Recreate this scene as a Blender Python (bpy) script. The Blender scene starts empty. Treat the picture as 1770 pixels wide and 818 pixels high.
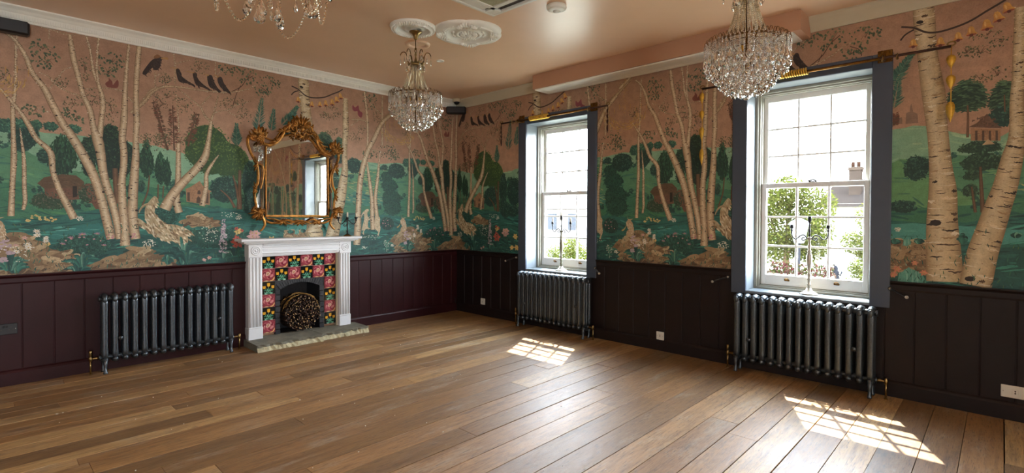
import bpy, math, random
from mathutils import Vector, Matrix
R_ = random.Random(7)
PI = math.pi
SC = bpy.context.scene
COL = SC.collection

# ------------------------------------------------------------------ helpers
def lin(c):
    return tuple(((v/255)/12.92 if v/255 <= .04045 else (((v/255)+.055)/1.055)**2.4) for v in c[:3]) + (1.0,)

def hexs(*c): return lin(c)

class MB:
    """collects geometry; build() links it as one mesh object"""
    def __init__(self):
        self.v = []; self.f = []; self.s = []; self.c = []
    def add(self, vs, fs, smooth=False, col=None):
        b = len(self.v); self.v += [tuple(p) for p in vs]
        for f in fs:
            self.f.append([i+b for i in f]); self.s.append(smooth); self.c.append(col)
        return self
    def box(self, a, b, col=None):
        x0, y0, z0 = [min(p, q) for p, q in zip(a, b)]; x1, y1, z1 = [max(p, q) for p, q in zip(a, b)]
        return self.add([(x0,y0,z0),(x1,y0,z0),(x1,y1,z0),(x0,y1,z0),(x0,y0,z1),(x1,y0,z1),(x1,y1,z1),(x0,y1,z1)],
            [(3,2,1,0),(4,5,6,7),(0,1,5,4),(1,2,6,5),(2,3,7,6),(3,0,4,7)], False, col)
    def bbox(self, a, b, r=.004, col=None):
        """box with chamfered edges"""
        x0, y0, z0 = [min(p, q) for p, q in zip(a, b)]; x1, y1, z1 = [max(p, q) for p, q in zip(a, b)]
        r = min(r, (x1-x0)*.45, (y1-y0)*.45, (z1-z0)*.45)
        vs = []; idx = {}
        for i, X in enumerate((x0, x1)):
            for j, Y in enumerate((y0, y1)):
                for k, Z in enumerate((z0, z1)):
                    sx, sy, sz = (1-2*i)*r, (1-2*j)*r, (1-2*k)*r
                    idx[(i,j,k,0)] = len(vs); vs.append((X, Y+sy, Z+sz))
                    idx[(i,j,k,1)] = len(vs); vs.append((X+sx, Y, Z+sz))
                    idx[(i,j,k,2)] = len(vs); vs.append((X+sx, Y+sy, Z))
        fs = []
        for i in (0,1): fs.append([idx[(i,0,0,0)],idx[(i,1,0,0)],idx[(i,1,1,0)],idx[(i,0,1,0)]])
        for j in (0,1): fs.append([idx[(0,j,0,1)],idx[(1,j,0,1)],idx[(1,j,1,1)],idx[(0,j,1,1)]])
        for k in (0,1): fs.append([idx[(0,0,k,2)],idx[(1,0,k,2)],idx[(1,1,k,2)],idx[(0,1,k,2)]])
        for j in (0,1):
            for k in (0,1): fs.append([idx[(0,j,k,1)],idx[(1,j,k,1)],idx[(1,j,k,2)],idx[(0,j,k,2)]])
        for i in (0,1):
            for k in (0,1): fs.append([idx[(i,0,k,0)],idx[(i,1,k,0)],idx[(i,1,k,2)],idx[(i,0,k,2)]])
        for i in (0,1):
            for j in (0,1): fs.append([idx[(i,j,0,0)],idx[(i,j,1,0)],idx[(i,j,1,1)],idx[(i,j,0,1)]])
        for i in (0,1):
            for j in (0,1):
                for k in (0,1): fs.append([idx[(i,j,k,0)],idx[(i,j,k,1)],idx[(i,j,k,2)]])
        return self.add(vs, fs, False, col)
    def tube(self, path, r, n=8, closed=False, caps=True, squash=None, smooth=True, col=None):
        path = [Vector(p) for p in path]; m = len(path)
        rs = r if isinstance(r, (list, tuple)) else [r]*m
        vs = []; up = None
        for i in range(m):
            if closed: t = path[(i+1) % m]-path[i-1]
            else: t = path[min(i+1, m-1)]-path[max(i-1, 0)]
            t.normalize()
            if up is None:
                up = Vector((0,0,1)) if abs(t.z) < .9 else Vector((1,0,0))
            a = up - t*up.dot(t)
            if a.length < 1e-6: a = t.orthogonal()
            a.normalize(); up = a; b = t.cross(a)
            for k in range(n):
                w = 2*PI*k/n
                p = path[i] + (a*math.cos(w) + b*math.sin(w)*(squash or 1))*rs[i]
                vs.append(p)
        fs = []
        for i in range(m if closed else m-1):
            j = (i+1) % m
            for k in range(n):
                l = (k+1) % n
                fs.append((i*n+k, i*n+l, j*n+l, j*n+k))
        if caps and not closed:
            fs.append(tuple(range(n-1, -1, -1))); fs.append(tuple((m-1)*n+k for k in range(n)))
        return self.add(vs, fs, smooth, col)
    def lathe(self, prof, n=20, at=(0,0,0), smooth=True, rfun=None, caps=True, col=None):
        """prof: [(r,z)]; axis along z"""
        vs = []; m = len(prof)
        for r, z in prof:
            for k in range(n):
                w = 2*PI*k/n; q = r*(rfun(w, r, z) if rfun else 1)
                vs.append((at[0]+q*math.cos(w), at[1]+q*math.sin(w), at[2]+z))
        fs = [(i*n+k, i*n+(k+1) % n, (i+1)*n+(k+1) % n, (i+1)*n+k) for i in range(m-1) for k in range(n)]
        if caps:
            fs.append(tuple(range(n-1, -1, -1))); fs.append(tuple((m-1)*n+k for k in range(n)))
        return self.add(vs, fs, smooth, col)
    def ball(self, c, r, n=8, m=6, smooth=True, rot=None, col=None):
        rx, ry, rz = r if isinstance(r, (list, tuple)) else (r, r, r)
        vs = [Vector((0,0,-rz))]; 
        for i in range(1, m):
            a = -PI/2 + PI*i/m
            for k in range(n):
                w = 2*PI*k/n; vs.append(Vector((rx*math.cos(a)*math.cos(w), ry*math.cos(a)*math.sin(w), rz*math.sin(a))))
        vs.append(Vector((0,0,rz))); L = len(vs)-1
        fs = [(0, 1+(k+1) % n, 1+k) for k in range(n)]
        for i in range(m-2):
            for k in range(n):
                fs.append((1+i*n+k, 1+i*n+(k+1) % n, 1+(i+1)*n+(k+1) % n, 1+(i+1)*n+k))
        fs += [(L, 1+(m-2)*n+k, 1+(m-2)*n+(k+1) % n) for k in range(n)]
        if rot is not None: vs = [rot @ v for v in vs]
        return self.add([Vector(c)+v for v in vs], fs, smooth, col)
    def prism(self, pts, fn, d0, d1, smooth=False, col=None):
        """outline pts (u,w) mapped by fn(u,w,d); front d1 back d0"""
        n = len(pts)
        vs = [fn(u, w, d0) for u, w in pts]+[fn(u, w, d1) for u, w in pts]
        fs = [tuple(range(n-1, -1, -1)), tuple(range(n, 2*n))]+[(i, (i+1) % n, n+(i+1) % n, n+i) for i in range(n)]
        return self.add(vs, fs, smooth, col)
    def bar(self, prof, p0, p1, e1, e2, col=None):
        """extrude closed profile [(a,b)] from p0 to p1, a along e1, b along e2"""
        e1 = Vector(e1); e2 = Vector(e2); n = len(prof)
        vs = [Vector(p)+e1*a+e2*b for p in (p0, p1) for a, b in prof]
        fs = [tuple(range(n-1, -1, -1)), tuple(range(n, 2*n))]+[(i, (i+1) % n, n+(i+1) % n, n+i) for i in range(n)]
        return self.add(vs, fs, False, col)
    def mesh(self, name, mat):
        me = bpy.data.meshes.new(name)
        me.from_pydata([tuple(p) for p in self.v], [], self.f)
        me.polygons.foreach_set('use_smooth', self.s)
        if any(c is not None for c in self.c):
            at = me.color_attributes.new('Col', 'FLOAT_COLOR', 'CORNER')
            data = []
            for f, c in zip(self.f, self.c):
                if c is None: c = (1,1,1,1)
                if isinstance(c[0], (tuple, list)):
                    for q in c: data += q
                else: data += list(c)*len(f)
            at.data.foreach_set('color', data)
        for m in (mat if isinstance(mat, (list, tuple)) else [mat]): me.materials.append(m)
        me.validate(); me.update()
        return me
    def build(self, name, mat, parent=None, fix=True):
        me = self.mesh(name, mat)
        if fix:
            import bmesh
            bm = bmesh.new(); bm.from_mesh(me); bmesh.ops.recalc_face_normals(bm, faces=bm.faces); bm.to_mesh(me); bm.free()
        o = bpy.data.objects.new(name, me); COL.objects.link(o)
        if parent is not None: o.parent = parent
        return o

def inst(name, me, parent=None, M=None):
    o = bpy.data.objects.new(name, me); COL.objects.link(o)
    if parent is not None: o.parent = parent
    if M is not None: o.matrix_local = M
    return o
def tag(o, label=None, cat=None, group=None, kind=None):
    if label: o['label'] = label
    if cat: o['category'] = cat
    if group: o['group'] = group
    if kind: o['kind'] = kind
    return o
def thing(name, label, cat, loc=(0,0,0), rz=0, group=None, kind=None):
    o = bpy.data.objects.new(name, None); COL.objects.link(o)
    o.empty_display_size = .1; o.location = loc; o.rotation_euler = (0,0,rz)
    return tag(o, label, cat, group, kind)
def copy_tree(o, parent=None):
    c = o.copy(); COL.objects.link(c)
    if parent is not None:
        c.parent = parent
    for ch in [x for x in COL.objects if x.parent == o]: copy_tree(ch, c)
    return c
def smooth_path(pts, n=6, closed=False):
    P = [Vector(p) for p in pts]; m = len(P); out = []
    rng = range(m if closed else m-1)
    for i in rng:
        if closed: a, b, c, d = P[i-1], P[i], P[(i+1) % m], P[(i+2) % m]
        else: a, b, c, d = P[max(i-1,0)], P[i], P[i+1], P[min(i+2, m-1)]
        for k in range(n):
            t = k/n
            out.append(.5*((2*b)+(c-a)*t+(2*a-5*b+4*c-d)*t*t+(3*b-a-3*c+d)*t**3))
    if not closed: out.append(P[-1])
    return out

# ------------------------------------------------------------------ materials
def new_mat(name):
    m = bpy.data.materials.new(name); m.use_nodes = True
    nt = m.node_tree; b = nt.nodes['Principled BSDF']
    return m, nt, b
def N(nt, t, **kw):
    n = nt.nodes.new(t)
    for k, v in kw.items():
        if k in n.inputs.keys(): n.inputs[k].default_value = v
        else: setattr(n, k, v)
    return n
def noise_mix(nt, base, dark, scale=8, detail=5, vec=None, lo=.35, hi=.65, rough=.6):
    """base/dark: colours or sockets"""
    no = N(nt, 'ShaderNodeTexNoise'); no.inputs['Scale'].default_value = scale; no.inputs['Detail'].default_value = detail; no.inputs['Roughness'].default_value = rough
    if vec is not None: nt.links.new(vec, no.inputs['Vector'])
    mr = N(nt, 'ShaderNodeMapRange'); mr.inputs['From Min'].default_value = lo; mr.inputs['From Max'].default_value = hi
    nt.links.new(no.outputs['Fac'], mr.inputs['Value'])
    mx = N(nt, 'ShaderNodeMix'); mx.data_type = 'RGBA'
    nt.links.new(mr.outputs['Result'], mx.inputs['Factor'])
    for sock, v in ((mx.inputs[6], base), (mx.inputs[7], dark)):
        if isinstance(v, tuple): sock.default_value = v
        else: nt.links.new(v, sock)
    return mx.outputs[2], no.outputs['Fac']
def coords(nt, scale=(1,1,1), kind='Object'):
    tc = N(nt, 'ShaderNodeTexCoord'); mp = N(nt, 'ShaderNodeMapping'); mp.inputs['Scale'].default_value = scale
    nt.links.new(tc.outputs[kind], mp.inputs['Vector']); return mp.outputs['Vector']
def world_pos(nt, scale=(1,1,1)):
    g = N(nt, 'ShaderNodeNewGeometry'); mp = N(nt, 'ShaderNodeMapping'); mp.inputs['Scale'].default_value = scale
    nt.links.new(g.outputs['Position'], mp.inputs['Vector']); return mp.outputs['Vector']
def bump(nt, b, height, strength=.3, dist=.01):
    bp = N(nt, 'ShaderNodeBump'); bp.inputs['Strength'].default_value = strength; bp.inputs['Distance'].default_value = dist
    nt.links.new(height, bp.inputs['Height']); nt.links.new(bp.outputs['Normal'], b.inputs['Normal'])
def simple(name, col, rough=.5, metal=0, var=.8, scale=14, bmp=0, spec=.5, bscale=None, bdist=.005):
    m, nt, b = new_mat(name)
    c = lin(col); d = tuple(v*var for v in c[:3])+(1,)
    o, fac = noise_mix(nt, c, d, scale, vec=coords(nt))
    nt.links.new(o, b.inputs['Base Color'])
    b.inputs['Roughness'].default_value = rough; b.inputs['Metallic'].default_value = metal; b.inputs['Specular IOR Level'].default_value = spec
    if bmp:
        if bscale:
            n2 = N(nt, 'ShaderNodeTexNoise'); n2.inputs['Scale'].default_value = bscale; n2.inputs['Detail'].default_value = 4
            nt.links.new(coords(nt), n2.inputs['Vector']); fac = n2.outputs['Fac']
        bump(nt, b, fac, bmp, bdist)
    return m
def painted(name, rough=.6, var=.75, scale=22, stretch=(1,1,1), bmp=.1, metal=0):
    """colour comes from the mesh's own paint (attribute Col), broken up by brush texture"""
    m, nt, b = new_mat(name)
    at = N(nt, 'ShaderNodeVertexColor'); at.layer_name = 'Col'
    sc = N(nt, 'ShaderNodeMix'); sc.data_type = 'RGBA'; sc.blend_type = 'MULTIPLY'; sc.inputs[0].default_value = 1
    nt.links.new(at.outputs['Color'], sc.inputs[6])
    o, fac = noise_mix(nt, (1,1,1,1), (var,var,var,1), scale, 6, world_pos(nt, stretch), .3, .7)
    o, f9 = noise_mix(nt, o, (0,0,0,1), scale*6, 4, world_pos(nt, stretch), .45, 1.7)     # fine brush grain
    nt.links.new(o, sc.inputs[7]); nt.links.new(sc.outputs[2], b.inputs['Base Color'])
    b.inputs['Roughness'].default_value = rough; b.inputs['Metallic'].default_value = metal
    if bmp: bump(nt, b, fac, bmp, .003)
    return m

M = {}
M['peach'] = simple('ceiling peach', (232,196,164), .33, var=.94, scale=1.6)
M['peachwall'] = simple('peach plaster', (180,138,110), .6, var=.93, scale=2)
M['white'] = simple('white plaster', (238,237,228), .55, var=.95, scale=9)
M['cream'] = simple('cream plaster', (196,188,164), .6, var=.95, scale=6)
M['mantel'] = simple('white gloss paint', (232,234,236), .35, var=.96, scale=9)
M['plum'] = simple('plum gloss paint', (48,17,20), .42, var=.8, spec=.24, scale=5, bmp=.15, bscale=18, bdist=.004)
M['dark'] = simple('shaded plum paint', (30,21,20), .48, var=.82, spec=.25, scale=5, bmp=.12, bscale=18, bdist=.004)  # window wall's copy of the plum paint, its shade put into the colour
M['slate'] = simple('slate blue grey paint', (68,78,94), .3, var=.92, scale=6)
M['reveal'] = simple('grey reveal paint', (122,130,136), .3, var=.93, scale=4)
M['framegrey'] = simple('grey green frame paint', (150,148,136), .4, var=.94, scale=8)
M['sash'] = simple('white sash paint', (242,242,240), .35, var=.98, scale=8)
M['iron'] = simple('pewter radiator iron', (92,99,105), .3, metal=.8, var=.7, scale=60, bmp=.35, bscale=110, bdist=.002)
M['brass'] = simple('aged brass', (152,126,80), .3, metal=1, var=.7, scale=25)
M['brassdark'] = simple('dark brass', (120,84,38), .35, metal=1, var=.6, scale=30)
M['gold'] = simple('gold leaf', (232,184,72), .42, metal=.6, var=.72, scale=40)
M['gilt'] = simple('carved gilt', (196,138,68), .32, metal=.8, var=.38, scale=26, bmp=.4, bscale=60, bdist=.003)
M['rod'] = simple('dark bronze rod', (70,46,36), .4, metal=.6, var=.7, scale=30)
M['bronze'] = simple('dark brown bronze', (74,44,34), .55, metal=.4, var=.6, scale=40)  # dark red-brown for the leaf drops of the corner window's pole
M['black'] = simple('black plastic', (20,20,21), .45, var=.9)
M['blackiron'] = simple('black wrought iron', (30,28,28), .5, metal=.3, var=.8)
M['silver'] = simple('worn cream silver', (196,188,172), .4, metal=.3, var=.75, scale=30)
M['olive'] = simple('worn olive silver', (120,116,92), .42, metal=.35, var=.7, scale=30)
M['wax'] = simple('ivory candle wax', (236,228,208), .5, var=.97)
M['plastic'] = simple('white plastic', (224,222,212), .4, var=.98)
M['grille'] = simple('beige filter grille', (176,172,138), .6, var=.9, scale=30)
M['slot'] = simple('dark vent slot', (58,46,36), .6, var=.9)
M['soot'] = simple('black painted brick', (44,43,46), .6, var=.6, scale=20, bmp=.4, bscale=40, bdist=.004)
M['stone'] = simple('hearth stone', (128,124,108), .75, var=.62, scale=9, bmp=.6, bscale=30, bdist=.006)
M['stoneraw'] = simple('broken limestone edge', (196,186,150), .85, var=.6, scale=24, bmp=.8, bscale=40, bdist=.01)
M['twig'] = painted('twig bark', .7, .6, 40)
M['straw'] = simple('straw', (176,132,62), .7, var=.6, scale=40)
M['mural'] = painted('mural paint', .62, .74, 16, (1,1,1), .08)
M['floor'] = None
M['leaf'] = painted('outdoor leaf', .6, .8, 9, bmp=0)
M['outpaint'] = painted('outdoor surface', .8, .8, 6, bmp=0)
for k_ in ('leaf','outpaint'): M[k_].node_tree.nodes['Principled BSDF'].inputs['Specular IOR Level'].default_value = 0
M['tile'] = painted('glazed tile', .12, .85, 60, bmp=0)

def leafy(m):
    nt = m.node_tree; b = nt.nodes['Principled BSDF']; o = nt.nodes['Material Output']
    src = b.inputs['Base Color'].links[0].from_socket
    t = N(nt, 'ShaderNodeBsdfTranslucent'); nt.links.new(src, t.inputs['Color']); mx = N(nt, 'ShaderNodeMixShader'); mx.inputs[0].default_value = .5
    nt.links.new(b.outputs[0], mx.inputs[1]); nt.links.new(t.outputs[0], mx.inputs[2]); nt.links.new(mx.outputs[0], o.inputs['Surface'])
leafy(M['leaf'])
def floor_mat():
    m, nt, b = new_mat('worn oak boards')
    at = N(nt, 'ShaderNodeVertexColor'); at.layer_name = 'Col'
    sep = N(nt, 'ShaderNodeSeparateColor'); nt.links.new(at.outputs['Color'], sep.inputs['Color'])
    g = N(nt, 'ShaderNodeNewGeometry')
    # shift the grain per board with the board's own random numbers
    mul = N(nt, 'ShaderNodeVectorMath', operation='SCALE'); nt.links.new(at.outputs['Color'], mul.inputs[0]); mul.inputs['Scale'].default_value = 37
    ad = N(nt, 'ShaderNodeVectorMath', operation='ADD'); nt.links.new(g.outputs['Position'], ad.inputs[0]); nt.links.new(mul.outputs[0], ad.inputs[1])
    def mp(s):
        q = N(nt, 'ShaderNodeMapping'); q.inputs['Scale'].default_value = s; nt.links.new(ad.outputs[0], q.inputs['Vector']); return q.outputs['Vector']
    ramp = N(nt, 'ShaderNodeValToRGB'); e = ramp.color_ramp.elements
    e[0].position = 0; e[0].color = lin((122,92,56)); e[1].position = 1; e[1].color = lin((190,152,100))
    x = e.new(.35); x.color = lin((148,108,64)); x = e.new(.7); x.color = lin((166,124,76))
    nt.links.new(sep.outputs[0], ramp.inputs['Fac'])
    c1, f1 = noise_mix(nt, ramp.outputs['Color'], lin((100,66,38)), 1, 10, mp((3.0,36,36)), .44, .76, .75)
    c2, f2 = noise_mix(nt, c1, lin((172,160,140)), 1, 9, mp((1.3,4.5,4.5)), .53, .80, .82)
    c3, f3 = noise_mix(nt, c2, lin((72,52,38)), 1, 8, mp((1.6,6,6)), .55, .74, .8)
    c4, f4 = noise_mix(nt, c3, lin((60,42,30)), 1, 4, mp((14,150,150)), .55, .75, .6)
    nt.links.new(c4, b.inputs['Base Color'])
    mr = N(nt, 'ShaderNodeMapRange'); mr.inputs['From Min'].default_value = .3; mr.inputs['From Max'].default_value = .7; mr.inputs['To Min'].default_value = .40; mr.inputs['To Max'].default_value = .60
    nt.links.new(f2, mr.inputs['Value']); nt.links.new(mr.outputs['Result'], b.inputs['Roughness'])
    b.inputs['Specular IOR Level'].default_value = .8
    sm = N(nt, 'ShaderNodeMath', operation='ADD'); nt.links.new(f1, sm.inputs[0]); nt.links.new(f2, sm.inputs[1]); f1 = sm.outputs[0]
    wv = N(nt, 'ShaderNodeTexWave'); wv.inputs['Scale'].default_value = 1; wv.inputs['Distortion'].default_value = 14; wv.inputs['Detail'].default_value = 3; wv.inputs['Detail Scale'].default_value = .6
    nt.links.new(mp((2.2,16,16)), wv.inputs['Vector'])
    sw = N(nt, 'ShaderNodeMath', operation='MULTIPLY_ADD'); nt.links.new(wv.outputs['Fac'], sw.inputs[0]); sw.inputs[1].default_value = .35; nt.links.new(f1, sw.inputs[2])
    bump(nt, b, sw.outputs[0], .35, .004)
    return m
M['floor'] = floor_mat()
def glass_pane():
    m = bpy.data.materials.new('window glass'); m.use_nodes = True; nt = m.node_tree; nt.nodes.clear()
    o = N(nt, 'ShaderNodeOutputMaterial'); mx = N(nt, 'ShaderNodeMixShader'); mx.inputs[0].default_value = .06
    t = N(nt, 'ShaderNodeBsdfTransparent'); g = N(nt, 'ShaderNodeBsdfGlossy'); g.inputs['Roughness'].default_value = .01
    t.inputs['Color'].default_value = (.97,.98,.97,1)
    nt.links.new(t.outputs[0], mx.inputs[1]); nt.links.new(g.outputs[0], mx.inputs[2]); nt.links.new(mx.outputs[0], o.inputs['Surface'])
    return m
M['pane'] = glass_pane()
def crystal(name, col):
    m, nt, b = new_mat(name)
    b.inputs['Base Color'].default_value = col; b.inputs['Roughness'].default_value = .0
    b.inputs['Transmission Weight'].default_value = 1; b.inputs['IOR'].default_value = 1.6
    return m
M['crystal'] = crystal('cut crystal', (1,1,1,1)); M['bead'] = crystal('champagne bead', (1,.90,.72,1))
def mirror_mat():
    m, nt, b = new_mat('mirror silver')
    o, f = noise_mix(nt, (.86,.86,.84,1), (.78,.78,.75,1), 5, vec=coords(nt))
    nt.links.new(o, b.inputs['Base Color']); b.inputs['Metallic'].default_value = 1; b.inputs['Roughness'].default_value = .015
    return m
M['mirror'] = mirror_mat()
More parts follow.
